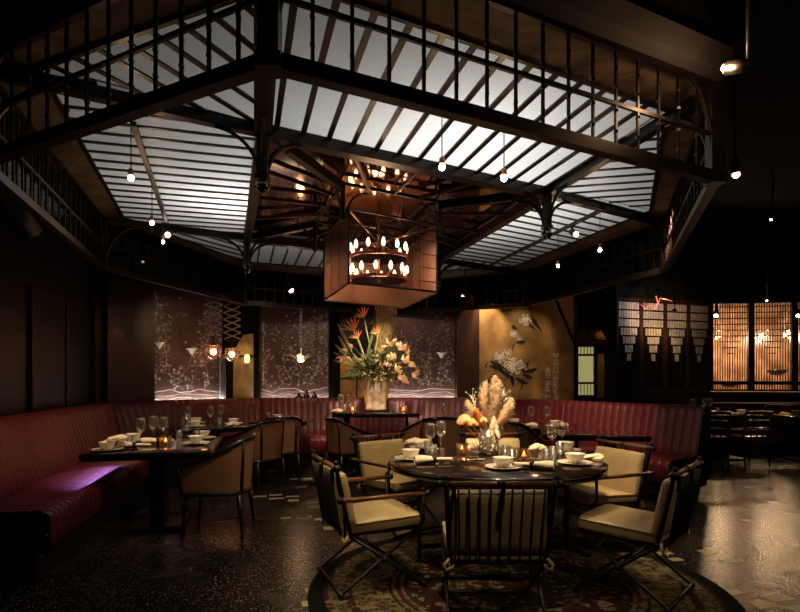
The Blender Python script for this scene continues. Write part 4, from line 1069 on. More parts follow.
# ---------------------------------------------------------------- tub chairs
def tub():
    t = thing('tub_chair', '', 'chair', (0, 0, 0), 0, 'cane tub chairs')
    base = [(.285, .27, .63), (.30, .12, .66), (.30, -.05, .72), (.275, -.19, .79), (.20, -.275, .84), (.10, -.305, .85), (0, -.312, .85)]
    pts = base + [(-x, y, z) for x, y, z in base[:-1][::-1]]
    P3 = []
    for i in range(len(pts) - 1):
        for f in (0, .5): P3.append(Vector(pts[i]).lerp(Vector(pts[i + 1]), f))
    P3.append(Vector(pts[-1]))
    mb = MB(); mb.tube(P3, .021, 8); mb.tube([P3[0], P3[0] + Vector((0, .02, -.03))], .02, 8); mb.tube([P3[-1], P3[-1] + Vector((0, .02, -.03))], .02, 8); mb.build('top_rail', 'darkwood', t)
    mb = MB(); mb.tube([Vector((p.x * .9, p.y * .9, .37)) for p in P3], .02, 6); mb.build('seat_rail', 'darkwood', t)
    mb = MB()
    for off in (0, .012):
        k = len(mb.v)
        for p in P3:
            o = Vector((p.x, p.y, 0)).normalized() * off
            for f in (0, .5, 1): q = Vector((p.x * .9, p.y * .9, .38)).lerp(p - Vector((0, 0, .012)), f); mb.v.append(q - o)
        for i in range(len(P3) - 1):
            for j in (0, 1): q = k + i * 3 + j; mb.face([q, q + 3, q + 4, q + 1], True)
    mb.build('cane_panel', 'cane', t)
    for i in (0, 8, 16, 24):
        if i < len(P3): p = P3[i]; mb = MB(); mb.tube([Vector((p.x * .9, p.y * .9, .36)), p], .016, 6); mb.build('upright', 'darkwood', t)
    mb = MB(); mb.rbox((0, .0, .42), (.43, .46, .11), .04, None, .015); mb.build('seat_cushion', 'canecush', t)
    for sx, sy in ((1, 1), (-1, 1), (1, -1), (-1, -1)):
        mb = MB(); mb.tube([(sx * .225, sy * .225 - .01, .36), (sx * .24, sy * .25 - (.02 if sy < 0 else 0), .0)], [.022, .013], 8); mb.build('leg', 'darkwood', t)
    return t
PT = Proto(tub())
def tub_at(x, y, fx, fy, label, sc=None): return PT.put((x, y, 0), ang(fx, fy), label, sc)
tub_at(-1.66, 5.12, -.97, -.05, 'cane tub chair pulled up to the right side of the left front table')
tub_at(-1.80, 7.0, -.85, .45, 'cane tub chair between the left front table and the table behind it')
tub_at(-1.66, 7.66, -.35, .94, 'cane tub chair seen from behind under the chain pendant mural')
tub_at(-.72, 7.66, .8, .6, 'cane tub chair seen from behind, left of two at the vase table', (.86, .86, .97))
tub_at(.20, 7.66, -.8, .6, 'cane tub chair seen from behind, right of two at the vase table', (.86, .86, .97))
tub_at(.80, 7.5, .6, .8, 'cane tub chair seen from behind, just left of the pampas plumes')
tub_at(1.35, 6.85, .5, .86, 'cane tub chair in shadow just right of the pampas plumes')
tub_at(-.72, 8.35 - .1, 0, -1, '') if False else None

# ---------------------------------------------------------------- other tables
def pedestal_table(loc, rz, sx, sy, h, label, base='pedestal', name='dining_table', top='tabletop', bs=(.5, .62), inset=.18):
    t = thing(name, label, 'table', loc, rz); mb = MB(); mb.rbox((0, 0, h - .018), (sx, sy, .036), .008); mb.build('tabletop', top, t)
    mb = MB(); mb.box((0, 0, h - .05), (sx - .03, sy - .03, .028)); mb.build('edge_band', 'darkwood', t)
    if base == 'pedestal':
        mb = MB(); mb.box((0, 0, (h - .06) / 2 + .02), (.13, .30, h - .08)); mb.build('pedestal', 'darkwood', t)
        mb = MB(); mb.rbox((0, 0, .02), (*bs, .04), .012)
        for x in (-bs[0] / 2 + .03, bs[0] / 2 - .03):
            for y in (-bs[1] / 2 + .03, bs[1] / 2 - .03): mb.ball((x, y, .018), .022, 8)
        mb.build('base_plate', 'black', t)
    else:
        for sx_ in (-1, 1):
            mb = MB(); x = sx_ * (sx / 2 - inset)
            mb.tube([(x, -sy / 2 + .08, .0), (x, -.05, .36), (x, sy / 2 - .08, h - .065)], .022, 6); mb.tube([(x, sy / 2 - .08, .0), (x, .05, .36), (x, -sy / 2 + .08, h - .065)], .022, 6); mb.build('trestle_leg', 'darkwood', t)
        mb = MB(); mb.tube([(-sx / 2 + inset, 0, .36), (sx / 2 - inset, 0, .36)], .018, 6); mb.build('stretcher', 'darkwood', t)
    return t
T1 = (-2.28, 5.32); T1R = math.radians(13)
pedestal_table((*T1, 0), T1R, 1.05, 1.20, .75, 'dark rectangular dining table in front of the left banquette, nearest the viewer')
pedestal_table((-2.50, 7.45, 0), math.radians(30), .95, .95, .75, 'second dark dining table behind the left front table', bs=(.4, .4))
pedestal_table((-1.72, 8.2, 0), 0, .8, .7, .76, 'small dark dining table under the chain pendant mural', bs=(.4, .36))
pedestal_table((-.33, 8.02, 0), 0, 1.22, .62, .89, 'dark console table carrying the big flower vase', base='trestle', name='console_table')
pedestal_table((.85, 8.1, 0), 0, .85, .7, .76, 'dark dining table with folded napkins behind the pampas plumes', bs=(.4, .36))
pedestal_table((1.80, 7.38, 0), math.radians(-20), .95, .8, .75, 'dark dining table laid with plates in front of the gold mural banquette', bs=(.26, .34))
pedestal_table((2.22, 6.45, 0), math.radians(-12), 1.15, .62, .75, 'empty dark trestle table before the right banquette', base='trestle', inset=.38)
pedestal_table((5.45, 9.55, 0), 0, 1.2, .8, .76, 'dark dining table with plates beyond the right banquette end')
pedestal_table((6.75, 9.2, 0), 0, 1.1, .7, .76, 'dark table at the right picture edge in front of the plum sofa')
# black chairs at the right
def bchair():
    t = thing('black_wooden_chair', '', 'chair', (0, 0, 0), 0, 'black wooden chairs by the lattice screens')
    mb = MB(); mb.rbox((0, 0, .45), (.44, .43, .05), .02, None, .008); mb.build('seat', 'darkwood', t)
    mb = MB(); mb.tube([(-.22, -.25, .84), (0, -.285, .85), (.22, -.25, .84)], .026, 6)
    for z in (.60, .72): mb.tube([(-.205, -.225, z), (0, -.25, z), (.205, -.225, z)], .014, 6)
    for x in (-.1, 0, .1): mb.tube([(x, -.215, .47), (x, -.265, .83)], .010, 6)
    mb.build('backrest', 'darkwood', t)
    for sx in (-1, 1):
        mb = MB(); mb.tube([(sx * .2, -.23, 0), (sx * .2, -.19, .44), (sx * .215, -.25, .86)], [.014, .019, .015], 6); mb.build('leg', 'darkwood', t)
        mb = MB(); mb.tube([(sx * .21, .21, 0), (sx * .19, .18, .43)], [.013, .019], 6); mb.build('leg', 'darkwood', t)
    return t
PB = Proto(bchair())
for x, y, f, lb in ((4.85, 8.75, (.3, .95), 'black wooden chair just right of the banquette end, left of the pair'), (5.42, 8.75, (-.1, 1), 'black wooden chair beyond the banquette end, right of the pair'), (5.3, 10.3, (0, -1), 'black wooden chair behind the laid table, under the fourth lattice screen')):
    PB.put((x, y, 0), ang(*f), lb)
# sofa at the right edge
t = thing('window_sofa', 'low plum sofa under the amber lattice screens at the right edge', 'sofa', (7.25, 10.35, 0))
mb = MB(); mb.rbox((0, 0, .30), (2.6, .85, .30), .05); mb.build('seat', 'sofa', t)
mb = MB(); mb.rbox((0, .36, .62), (2.6, .18, .55), .06); mb.build('backrest', 'sofa', t)
mb = MB(); mb.box((0, 0, .07), (2.5, .75, .14)); mb.build('plinth', 'plinth', t)
for (px, py, lb, w) in ((785, 417, 'plum cushion with a broad tan stripe at the right picture edge', .62),):
    p = atd(px, 10.1, zat(417, 10.1)); t = thing('striped_cushion', lb, 'cushion', (p.x, 10.12, .45))
    rot = Matrix.Rotation(math.radians(-14), 3, 'X')
    mb = MB(); mb.rbox((0, 0, .22), (w, .13, .44), .05, rot, .04); mb.build('cover', 'sofa', t)
    mb = MB(); mb.rbox((.02, -.006, .22), (w * .46, .135, .43), .05, rot, .045); mb.build('tan_stripe', 'tan', t)
    mb = MB(); c_ = [rot @ Vector((x * w / 2 * .97, 0, .22 + z * .215)) - Vector((0, .0, 0)) for x, z in ((-1, -1), (-1, 1), (1, 1), (1, -1), (-1, -1))]; off = Vector((0, 0, .22)) - rot @ Vector((0, 0, .22))
    mb.tube([q + off for q in c_], .009, 6); mb.build('piping', 'tan', t)
# ---------------------------------------------------------------- tableware
M_ = M
def mk(name, cat, group, parts):
    t = thing(name, '', cat, (0, 0, 0), 0, group)
    for nm, mb, m in parts: mb.build(nm, m, t)
    return Proto(t)
def single(name, cat, group, mb, m):
    o = mb.build(name, m); tag(o, '', cat, group); return Proto(o)
mb = MB(); mb.lathe([(.0001, .0), (.06, .0), (.065, .004), (.12, .014), (.128, .018), (.124, .019), (.065, .009), (.0001, .007)], (0, 0, 0), 36); PL = single('dinner_plate', 'plate', 'white dinner plates', mb, 'porcelain')
mb = MB(); mb.lathe([(.0001, .0), (.032, .0), (.034, .008), (.05, .022), (.066, .05), (.072, .068), (.074, .070), (.070, .070), (.062, .05), (.045, .024), (.0001, .014)], (0, 0, 0), 32); bo = mb.build('soup_bowl', 'porcelain'); tag(bo, '', 'bowl', 'white soup bowls'); BW = Proto(bo)
GS = 1.16
gw = MB(); gw.lathe([(.0001, .0), (.034, .001), (.034, .003), (.006, .008), (.004, .015), (.004, .085), (.008, .092), (.026, .105), (.038, .13), (.040, .155), (.035, .19), (.030, .215), (.0290, .215), (.034, .19), (.0385, .155), (.0365, .13), (.025, .107), (.0001, .097)], (0, 0, 0), 24)
for v_ in gw.v: v_ *= GS
WG = single('wine_glass', 'wine glass', 'clear wine glasses', gw, 'glass')
gt = MB(); gt.lathe([(.0001, .0), (.028, .0), (.030, .02), (.035, .105), (.0335, .105), (.028, .022), (.0001, .014)], (0, 0, 0), 8); gt.lathe([(.031, .04), (.0325, .045), (.031, .05)], (0, 0, 0), 8)
TG = single('water_tumbler', 'tumbler', 'faceted water tumblers', gt, 'vaseglass')
t = thing('candle_holder', '', 'candle holder', (0, 0, 0), 0, 'square glass candle holders')
mb = MB()
for s in (0, 1):
    h_ = .040 - s * .003
    for a_, b_ in (((-h_, -h_), (h_, -h_)), ((h_, -h_), (h_, h_)), ((h_, h_), (-h_, h_)), ((-h_, h_), (-h_, -h_))): mb.poly([(a_[0], a_[1], .006), (b_[0], b_[1], .006), (b_[0], b_[1], .085), (a_[0], a_[1], .085)])
mb.box((0, 0, .004), (.08, .08, .008)); mb.build('glass_cube', 'candleglass', t)
mb = MB(); mb.lathe([(.0001, .008), (.022, .008), (.022, .035), (.0001, .035)], (0, 0, 0), 14); cd = mb.build('candle', 'wax', t); mb = MB(); mb.lathe([(.0001, .035), (.008, .042), (.006, .055), (.0001, .068)], (0, 0, 0), 10); mb.build('flame', 'candle', cd)
CH = Proto(t)
def napkin():
    t = thing('rolled_napkin', '', 'napkin', (0, 0, 0), 0, 'rolled cream napkins')
    mb = MB(); n = 16
    pts = [(-.115, .030), (-.08, .032), (-.02, .026), (.0, .018), (.03, .016), (.11, .013)]
    for i, (x, r) in enumerate(pts):
        for j in range(n):
            th = 2 * PI * j / n; rr_ = r * (1 + .10 * math.sin(3 * th + x * 30)); mb.v.append(Vector((x, rr_ * math.cos(th) * 1.15, .026 + rr_ * math.sin(th) * .8)))
    for i in range(len(pts) - 1):
        for j in range(n): q = i * n + j; q1 = i * n + (j + 1) % n; mb.face([q, q1, q1 + n, q + n], True)
    sp = []
    for k in range(30): a_ = k * .45; r_ = .031 * (1 - k / 32); sp.append(Vector((-.117, r_ * math.cos(a_) * 1.15, .026 + r_ * math.sin(a_) * .8)))
    for a_, b_ in zip(sp, sp[1:]): mb.poly([a_, b_, b_ + Vector((.05, 0, 0)), a_ + Vector((.05, 0, 0))])
    mb.face([(len(pts) - 1) * n + j for j in range(n)]); mb.build('napkin_cloth', 'linen', t)
    mb = MB(); mb.lathe([(.024, -.012), (.026, 0), (.024, .012)], (0, 0, 0), 16)
    for v in mb.v: v.x, v.z = v.z, v.x
    for v in mb.v: v.z += .026
    mb.build('napkin_ring', 'black', t)
    return t
nk_ = napkin(); nk_.scale = (1.25, 1.25, 1.25); NP = Proto(nk_)
mb = MB()
for k in range(3):
    a_ = k * .5 - .5; c_, s_ = math.cos(a_), math.sin(a_)
    f = lambda x, y, z: (x * c_ - y * s_, x * s_ + y * c_, z)
    z = .004 + k * .008; mb.poly([f(-.09, -.03, z), f(.09, -.01, z + .018), f(.07, .04, z + .03), f(-.05, .05, z + .012)]); mb.poly([f(-.09, -.03, z - .004), f(.09, -.01, z), f(.07, .04, z), f(-.05, .05, z - .003)]); mb.poly([f(-.09, -.03, z), f(.09, -.01, z + .018), f(.09, -.01, z), f(-.09, -.03, z - .004)])
NF = single('folded_napkin', 'napkin', 'loosely folded cream napkins', mb, 'linen')
mb = MB(); mb.lathe([(.011, 0), (.016, .006), (.010, .012)], (0, 0, .0), 10, 1, 1)
for v in mb.v: v.z += .0
mb.tube([(.012, 0, .006), (.06, .0, .012), (.13, 0, .016)], [.004, .003, .004], 6)
SPN = single('ceramic_spoon', 'spoon', 'white ceramic spoons', mb, 'porcelain')
RT = 'on the round table'
Zt = .7505
def T(px, py, z=Zt): return at(px, py, z)
def put(pr, px, py, label, z=Zt, rz=0.0, up=0.0, scale=None):
    p = T(px, py, z); return pr.put((p.x, p.y, z + up), rz, label, scale)
def setting(px, py, lb, z=Zt, rz=0.0, plate=True):
    if plate: put(PL, px, py, 'white dinner plate ' + lb, z)
    put(BW, px, py, 'white soup bowl ' + lb, z, 0, .009 if plate else 0)
setting(503, 468.5, 'at the front centre of the round table')
setting(410.5, 459.5, 'at the left edge of the round table', )
setting(575, 464, 'at the right edge of the round table')
setting(423, 448.5, 'behind, at the far left of the round table')
setting(566, 451, 'behind, at the far right of the round table')
put(NP, 434, 463.8, 'rolled cream napkin with black ring lying left on the round table', rz=.12)
put(NP, 532, 469.5, 'rolled cream napkin with black ring right of the front bowl', rz=-.30 + PI)
put(NF, 413, 453.5, 'folded cream napkin laid across the left bowl', up=.078, rz=.3)
put(NF, 537, 449.5, 'folded cream napkin behind the right candle holder', rz=.4)
put(NF, 592, 460, 'folded cream napkin beside the right bowl', up=.0, rz=-.4)
put(NF, 474, 450, 'folded cream napkin leaning by the left candle holder', rz=.8)
put(SPN, 468, 460.5, 'white ceramic spoon lying in front of the left candle holder', rz=-.25)
for px, py, lb in ((430, 452.5, 'left of the pair over the left bowls'), (441, 449, 'tallest, right of the pair over the left bowls'), (552, 452, 'behind the right glass cluster, left one'), (562, 449, 'behind the right glass cluster, right one'), (498, 453, 'just right of the pampas vase')):
    put(WG, px, py, 'clear wine glass ' + lb)
for px, py, lb in ((433, 457.5, 'between left bowl and left candle holder'), (428, 453.5, 'behind the left rolled napkin'), (512, 464, 'between front bowl and right candle holder'), (546, 463.5, 'front left of the right glass cluster'), (553, 460, 'middle of the right glass cluster'), (560, 455, 'beside the far right bowl'), (505, 458.5, 'right of the pampas vase')):
    put(TG, px, py, 'faceted water tumbler ' + lb)
put(CH, 462, 453, 'glass cube candle holder left of the pampas vase', rz=.2); put(CH, 524, 459.5, 'glass cube candle holder right of the pampas vase', rz=-.2)
for px, py in ((462, 450), (524, 458)):
    p = T(px, py); lamp('POINT', (p.x, p.y, Zt + .075), (1, .50, .2), .9, .012, name='candle_glow')
# left front table
def L1(x, y): c_, s_ = math.cos(T1R), math.sin(T1R); return Vector((T1[0] + x * c_ - y * s_, T1[1] + x * s_ + y * c_, 0))
def putL(pr, x, y, label, rz=0.0, up=0.0, fn=L1, z=.7505, scale=None): p = fn(x, y); return pr.put((p.x, p.y, z + up), rz, label, scale)
lt = 'on the left front table'
putL(PL, -.36, -.38, 'white dinner plate at the front left corner of the left table'); putL(BW, -.36, -.38, 'white soup bowl at the front left corner of the left table', up=.009)
putL(PL, .33, -.05, 'white dinner plate at the right side of the left table'); putL(BW, .33, -.05, 'white soup bowl at the right side of the left table', up=.009)
putL(PL, -.3, .3, 'white dinner plate at the far left of the left table'); putL(BW, -.3, .3, 'white soup bowl at the far left of the left table', up=.009)
putL(PL, .34, .42, 'white dinner plate at the far right of the left table'); putL(BW, .34, .42, 'white soup bowl at the far right of the left table', up=.009)
putL(NF, -.30, -.33, 'cream napkin folded over the bowl at the corner of the left table', up=.08, rz=.5)
putL(NP, -.16, -.28, 'rolled napkin beside the corner bowl of the left table', rz=.1)
putL(NP, -.02, .02, 'rolled napkin in the middle of the left table', rz=.25)
for x, y, lb in ((-.18, .05, 'left one of the three large glasses on the left table'), (.0, .18, 'middle one of the three large glasses on the left table'), (.22, .12, 'right one of the three large glasses on the left table'), (-.12, .33, 'at the back of the left table')): putL(WG, x, y, 'clear wine glass, ' + lb)
for x, y, lb in ((-.24, -.12, 'by the rolled napkin'), (.14, .22, 'near the far plate'), (.3, .24, 'between the two right plates')): putL(TG, x, y, 'faceted water tumbler on the left table ' + lb)
putL(CH, .06, -.06, 'square glass candle holder in the centre of the left front table')
# small laid tables further back
def back_setting(cx_, cy_, rz, z, items, where):
    c_, s_ = math.cos(rz), math.sin(rz)
    for kind, x, y, lb in items:
        pr, nm, up = {'p': (PL, 'white dinner plate', 0), 'b': (BW, 'white soup bowl', .009), 'w': (WG, 'clear wine glass', 0), 't': (TG, 'faceted water tumbler', 0), 'n': (NF, 'folded cream napkin', .0), 'r': (NP, 'rolled cream napkin', 0), 'c': (CH, 'square glass candle holder', 0)}[kind]
        pr.put((cx_ + x * c_ - y * s_, cy_ + x * s_ + y * c_, z + up), rz + .3, nm + ' ' + lb + ' ' + where)
w = 'of the second table on the left'
back_setting(-2.50, 7.45, math.radians(30), .7505, [('p', -.25, -.22, 'at the near side'), ('b', -.25, -.22, 'at the near side'), ('p', .27, -.05, 'at the right side'), ('b', .27, -.05, 'at the right side'), ('p', -.15, .3, 'at the far side'), ('b', -.15, .3, 'at the far side'),
    ('w', -.3, .08, 'at the left'), ('w', -.02, .0, 'in the centre'), ('w', .18, .28, 'at the far right corner'), ('t', .05, -.2, 'by the near edge'), ('n', .2, -.28, 'at the near right corner')], w)
back_setting(-1.72, 8.2, 0, .7605, [('p', -.05, -.1, 'on top'), ('b', -.05, -.1, 'on top'), ('t', -.22, .06, 'at the left'), ('n', .15, .05, 'at the right')], 'of the small table under the chain pendant mural')
back_setting(-.33, 8.02, 0, .8905, [('c', -.34, -.08, 'left of the vase'), ('c', .38, -.08, 'right of the vase'), ('w', -.52, .05, 'at the left end'), ('w', -.42, .14, 'behind the left candle'), ('t', -.46, -.1, 'at the left end'), ('t', .24, .12, 'right of the vase'), ('n', -.56, -.15, 'hanging at the left end')], 'of the vase console')
for x in (-.67, .05): lamp('POINT', (x, 7.90, .98), (1, .50, .2), 1.0, .012, name='candle_glow')
back_setting(.85, 8.1, 0, .7605, [('n', -.22, -.1, 'left'), ('n', -.08, -.18, 'right'), ('p', -.15, -.1, 'under the napkins'), ('w', -.2, .1, 'left'), ('c', .2, -.2, 'lit'), ('w', .3, .1, 'right')], 'of the table behind the pampas plumes')
lamp('POINT', (1.05, 7.83, .85), (1, .45, .15), .3, .012, name='candle_glow')
back_setting(1.80, 7.38, math.radians(-20), .7505, [('p', -.28, -.05, 'at the left'), ('b', -.28, -.05, 'at the left'), ('p', .25, -.15, 'at the right'), ('b', .25, -.15, 'at the right'), ('w', -.08, .08, 'left of the pair'), ('w', .12, .1, 'right of the pair'), ('n', -.05, -.2, 'between the plates'), ('n', .32, -.05, 'at the right plate')], 'of the table before the gold mural banquette')
back_setting(5.45, 9.55, 0, .7605, [('p', -.3, -.15, 'at the left'), ('b', -.3, -.15, 'at the left'), ('p', .25, -.2, 'at the right'), ('b', .25, -.2, 'at the right'), ('w', -.45, .0, 'leftmost'), ('w', -.2, .1, 'middle'), ('t', -.1, -.1, 'centre'), ('n', .05, -.2, 'near'), ('w', -.05, .2, 'far')], 'of the table beyond the banquette end')
back_setting(6.75, 9.2, 0, .7605, [('b', -.3, -.1, 'at the left'), ('p', -.1, -.1, 'in the middle'), ('b', .02, -.1, 'at the centre'), ('n', -.4, .05, 'at the left end')], 'of the table at the right picture edge')

# ---------------------------------------------------------------- pampas vase
p = T(488, 453.5)
t = thing('glass_vase', 'patterned cut glass vase in the middle of the round table', 'vase', (p.x, p.y, Zt))
mb = MB(); mb.lathe([(.0001, .012), (.078, .012), (.082, .018), (.082, .20), (.078, .20), (.078, .02), (.0001, .02)], (0, 0, 0), 28); mb.build('vase_body', 'vaseglass', t)
mb = MB(); rr = random.Random(4)
for k in range(75):
    th, z = rr.random() * 2 * PI, rr.uniform(.03, .185); r_ = .0835; a_ = rr.random() * 3; pts = []
    for j in range(6):
        b_ = j * PI / 3; ex, ez = .012 * math.cos(b_), .006 * math.sin(b_); x_, z_ = ex * math.cos(a_) - ez * math.sin(a_), ex * math.sin(a_) + ez * math.cos(a_); pts.append((r_ * math.cos(th + x_ / r_), r_ * math.sin(th + x_ / r_), z + z_))
    mb.poly(pts)
mb.build('etched_leaves', 'etched', t)
mb = MB(); mb.lathe([(.0001, 0), (.088, 0), (.088, .012), (.0001, .012)], (0, 0, 0), 28); mb.build('vase_foot', 'black', t)
bq = thing('dried_flower_bouquet', 'bouquet of cream pampas plumes and dried leaves in the cut glass vase', 'bouquet', (p.x, p.y, Zt + .02))
def plume(tip, base, wid, m, n=520, seed=1, stem=True, name='pampas_plume'):
    rr = random.Random(seed); mb = MB(); tip, base = Vector(tip), Vector(base); ax = tip - base; up = ax.normalized(); s = up.cross(Vector((0, 1, 0))).normalized(); f = up.cross(s)
    bend = s * (.12 * ax.length * (1 if tip.x > base.x else -1))
    pos = lambda t: base + ax * t - bend * math.sin(PI * t) * .5
    mb.tube([pos(i / 6) for i in range(7)], [.0035 * (1 - i / 8) for i in range(7)], 5)
    if stem: mb.tube([(base.x * .25, base.y * .25, .01), base], .003, 5)
    for k in range(n):
        u = rr.random() ** .8; c = pos(u); th = rr.random() * 2 * PI; w = wid * math.sin(PI * min(1, .12 + .85 * u)) ** .7 * rr.uniform(.5, 1.1)
        o = (s * math.cos(th) + f * math.sin(th)) * w + up * w * rr.uniform(.5, 1.3); e = c + o - Vector((0, 0, w * .25)); q = o.cross(up).normalized() * .0042
        mid = c + o * .55 + up * .004
        mb.poly([c - q, c + q, mid + q * 1.3, mid - q * 1.3]); mb.poly([mid - q * 1.3, mid + q * 1.3, e])
    return mb.build(name, m, bq)
for tip, base, w_, m, sd, n_ in (((.05, -.02, .62), (.01, -.01, .22), .085, 'pampas', 1, 1500), ((-.01, .03, .58), (-.01, .02, .24), .07, 'pampas', 2, 900), ((.19, -.03, .44), (.03, -.02, .20), .065, 'pampas', 3, 900), ((-.17, .02, .42), (-.03, .01, .2), .06, 'pampas', 4, 700),
                             ((-.11, -.04, .36), (-.02, -.02, .19), .05, 'pampas2', 5, 500), ((.10, .03, .50), (.02, .01, .22), .045, 'pampas', 6, 500), ((.20, .0, .34), (.04, 0, .2), .05, 'pampas2', 7, 450), ((.04, -.06, .10), (.035, -.075, .30), .035, 'pampas', 8, 420), ((.08, -.08, .12), (.05, -.06, .27), .03, 'pampas', 9, 300)):
    plume(tip, base, w_, m, n_, sd, stem=tip[2] > .2)
def spray(x, y, z, n, m, seed, nm, r=.012, spread=.09):
    rr = random.Random(seed); mb = MB(); mb.tube([(x * .2, y * .2, .02), (x * .6, y * .6, z * .6), (x, y, z)], .002, 5)
    for k in range(n):
        u = rr.uniform(.35, 1.05); c = Vector((x * u, y * u, z * u)) + Vector((rr.gauss(0, 1), rr.gauss(0, 1), rr.gauss(0, .8))) * spread * .4; mb.ball(c, r * rr.uniform(.5, 1), 6); mb.tube([(x * u * .9, y * u * .9, z * u * .92), c], .0012, 4)
    return mb.build(nm, m, bq)
spray(.14, .02, .50, 45, 'wash', 3, 'white_berry_spray', .007); spray(.20, .03, .42, 30, 'wash', 4, 'white_berry_spray', .007); spray(-.14, .02, .47, 26, 'wash', 5, 'white_berry_spray', .006)
spray(.07, -.02, .44, 34, 'ink', 6, 'dark_seed_spray', .008, .05)
for x, y, z, s_, sd in ((-.19, -.03, .27, .085, 1), (-.13, -.06, .25, .06, 2), (-.05, -.07, .27, .045, 3)):      # curled dried leaves
    rr = random.Random(sd); mb = MB(); mb.tube([(x * .2, y * .2, .05), (x, y, z - s_ * .6)], .003, 5)
    for k in range(9):
        a_ = -1.3 + k * 2.6 / 8; pts = []
        for j in range(6): rad = s_ * (.2 + j * .16); pts.append(Vector((x + math.sin(a_) * rad * .9, y - .03 * math.sin(j) * 1.0 - .01 * (k % 2), z - s_ * .6 + math.cos(a_) * rad * 1.1)))
        for j in range(5):
            w0 = Vector((math.cos(a_), 0, -math.sin(a_))) * s_ * .17 * (j + .6) / 5; w1 = Vector((math.cos(a_), 0, -math.sin(a_))) * s_ * .17 * (j + 1.6) / 5; mb.poly([pts[j] - w0, pts[j] + w0, pts[j + 1] + w1, pts[j + 1] - w1])
    mb.build('dried_fan_leaf', 'pampas2', bq)

# ---------------------------------------------------------------- big vase and its flowers
vx, vy, vz = -.345, 8.05, .8905
t = thing('ceramic_vase', 'large cream ceramic urn on a round black stand on the console table', 'vase', (vx, vy, vz))
mb = MB(); mb.lathe([(.0001, 0), (.19, 0), (.20, .012), (.19, .024), (.0001, .024)], (0, 0, 0), 32); mb.build('round_stand', 'black', t)
mb = MB(); mb.lathe([(.0001, .024), (.146, .024), (.155, .04), (.142, .07), (.152, .14), (.188, .28), (.235, .40), (.258, .47), (.270, .49), (.258, .495), (.24, .47), (.0001, .42)], (0, 0, 0), 40, fn=lambda th, z: 1 + .012 * math.sin(th * 9 + z * 20)); mb.build('vase_body', 'vase', t)
bq = thing('flower_bouquet', 'tall bouquet of bird of paradise, peach anthuriums and straw reeds in the cream urn', 'bouquet', (vx, vy, vz + .44))
def Fp(px, py, dy=0.0):
    d = vy + dy; return Vector(((px - HX) / F * d - vx, dy, zat(py, d) - vz - .44))
rr = random.Random(12)
def leafblade(mb, a, b, w, bend=None):
    a, b = Vector(a), Vector(b); d = (b - a); s = d.cross(Vector((0, 1, .2))).normalized(); n = 7; k = len(mb.v)
    bn = bend or Vector((0, 0, 0))
    for i in range(n + 1):
        t_ = i / n; c = a + d * t_ + bn * math.sin(PI * t_); ww = w * math.sin(PI * min(1, .08 + .92 * t_)) ** .8
        mb.v += [c - s * ww, c + Vector((0, -.25 * ww, 0)), c + s * ww]
    for i in range(n):
        for j in (0, 1): q = k + i * 3 + j; mb.face([q, q + 1, q + 4, q + 3], True)
# straw reeds, a tall sheaf
for g in range(6):
    mb = MB()
    for k in range(15):
        b0 = Vector((rr.gauss(.05, .03), rr.gauss(.02, .03), -.05)); px = rr.uniform(374, 398); py = 284 + rr.random() * 30 + abs(px - 385) * .9; e = Fp(px, py, rr.uniform(-.10, .12)); m_ = b0.lerp(e, .5) + Vector((rr.gauss(-.01, .02), 0, 0))
        mb.tube([b0, m_, e], [.0028, .003, .001], 4, cap=False)
        for j in range(5):
            f = rr.uniform(.6, 1); c = m_.lerp(e, (f - .5) * 2); q = rr.choice((-1, 1)); mb.poly([c, c + Vector((.006 * q, 0, .04)), c + Vector((.002 * q, .004, .10))])
    mb.build('reed_sheaf', 'reed', bq)
# bird of paradise heads
for (hx, hy), (sx, sy), sc, dirx in (((364, 317), (371, 352), 1.0, -1), ((354, 330), (366, 362), 1.15, -1), ((378, 334), (374, 360), .75, -1), ((358, 338), (368, 366), .8, -1)):
    h = Fp(hx, hy, -.14); st_ = Fp(sx, sy, -.05); mb = MB(); mb.tube([(0, 0, 0), st_, h], [.008, .008, .010], 6)
    mb.tube([h, h + Vector((.05 * dirx, -.01, .0)) * sc, h + Vector((.17 * dirx, -.03, .015)) * sc], [.014, .018, .002], 6); stem = mb.build('flower_stalk', 'leaf2', bq)
    for k in range(5):
        a_ = math.radians((62, 84, 104, 130, 158)[k]) ; mb = MB(); e = h + Vector((math.cos(a_) * .15 + .0, -.03, math.sin(a_) * .16)) * sc; leafblade(mb, h, e, .009 * sc); mb.build('orange_petal', 'strelitzia', stem)
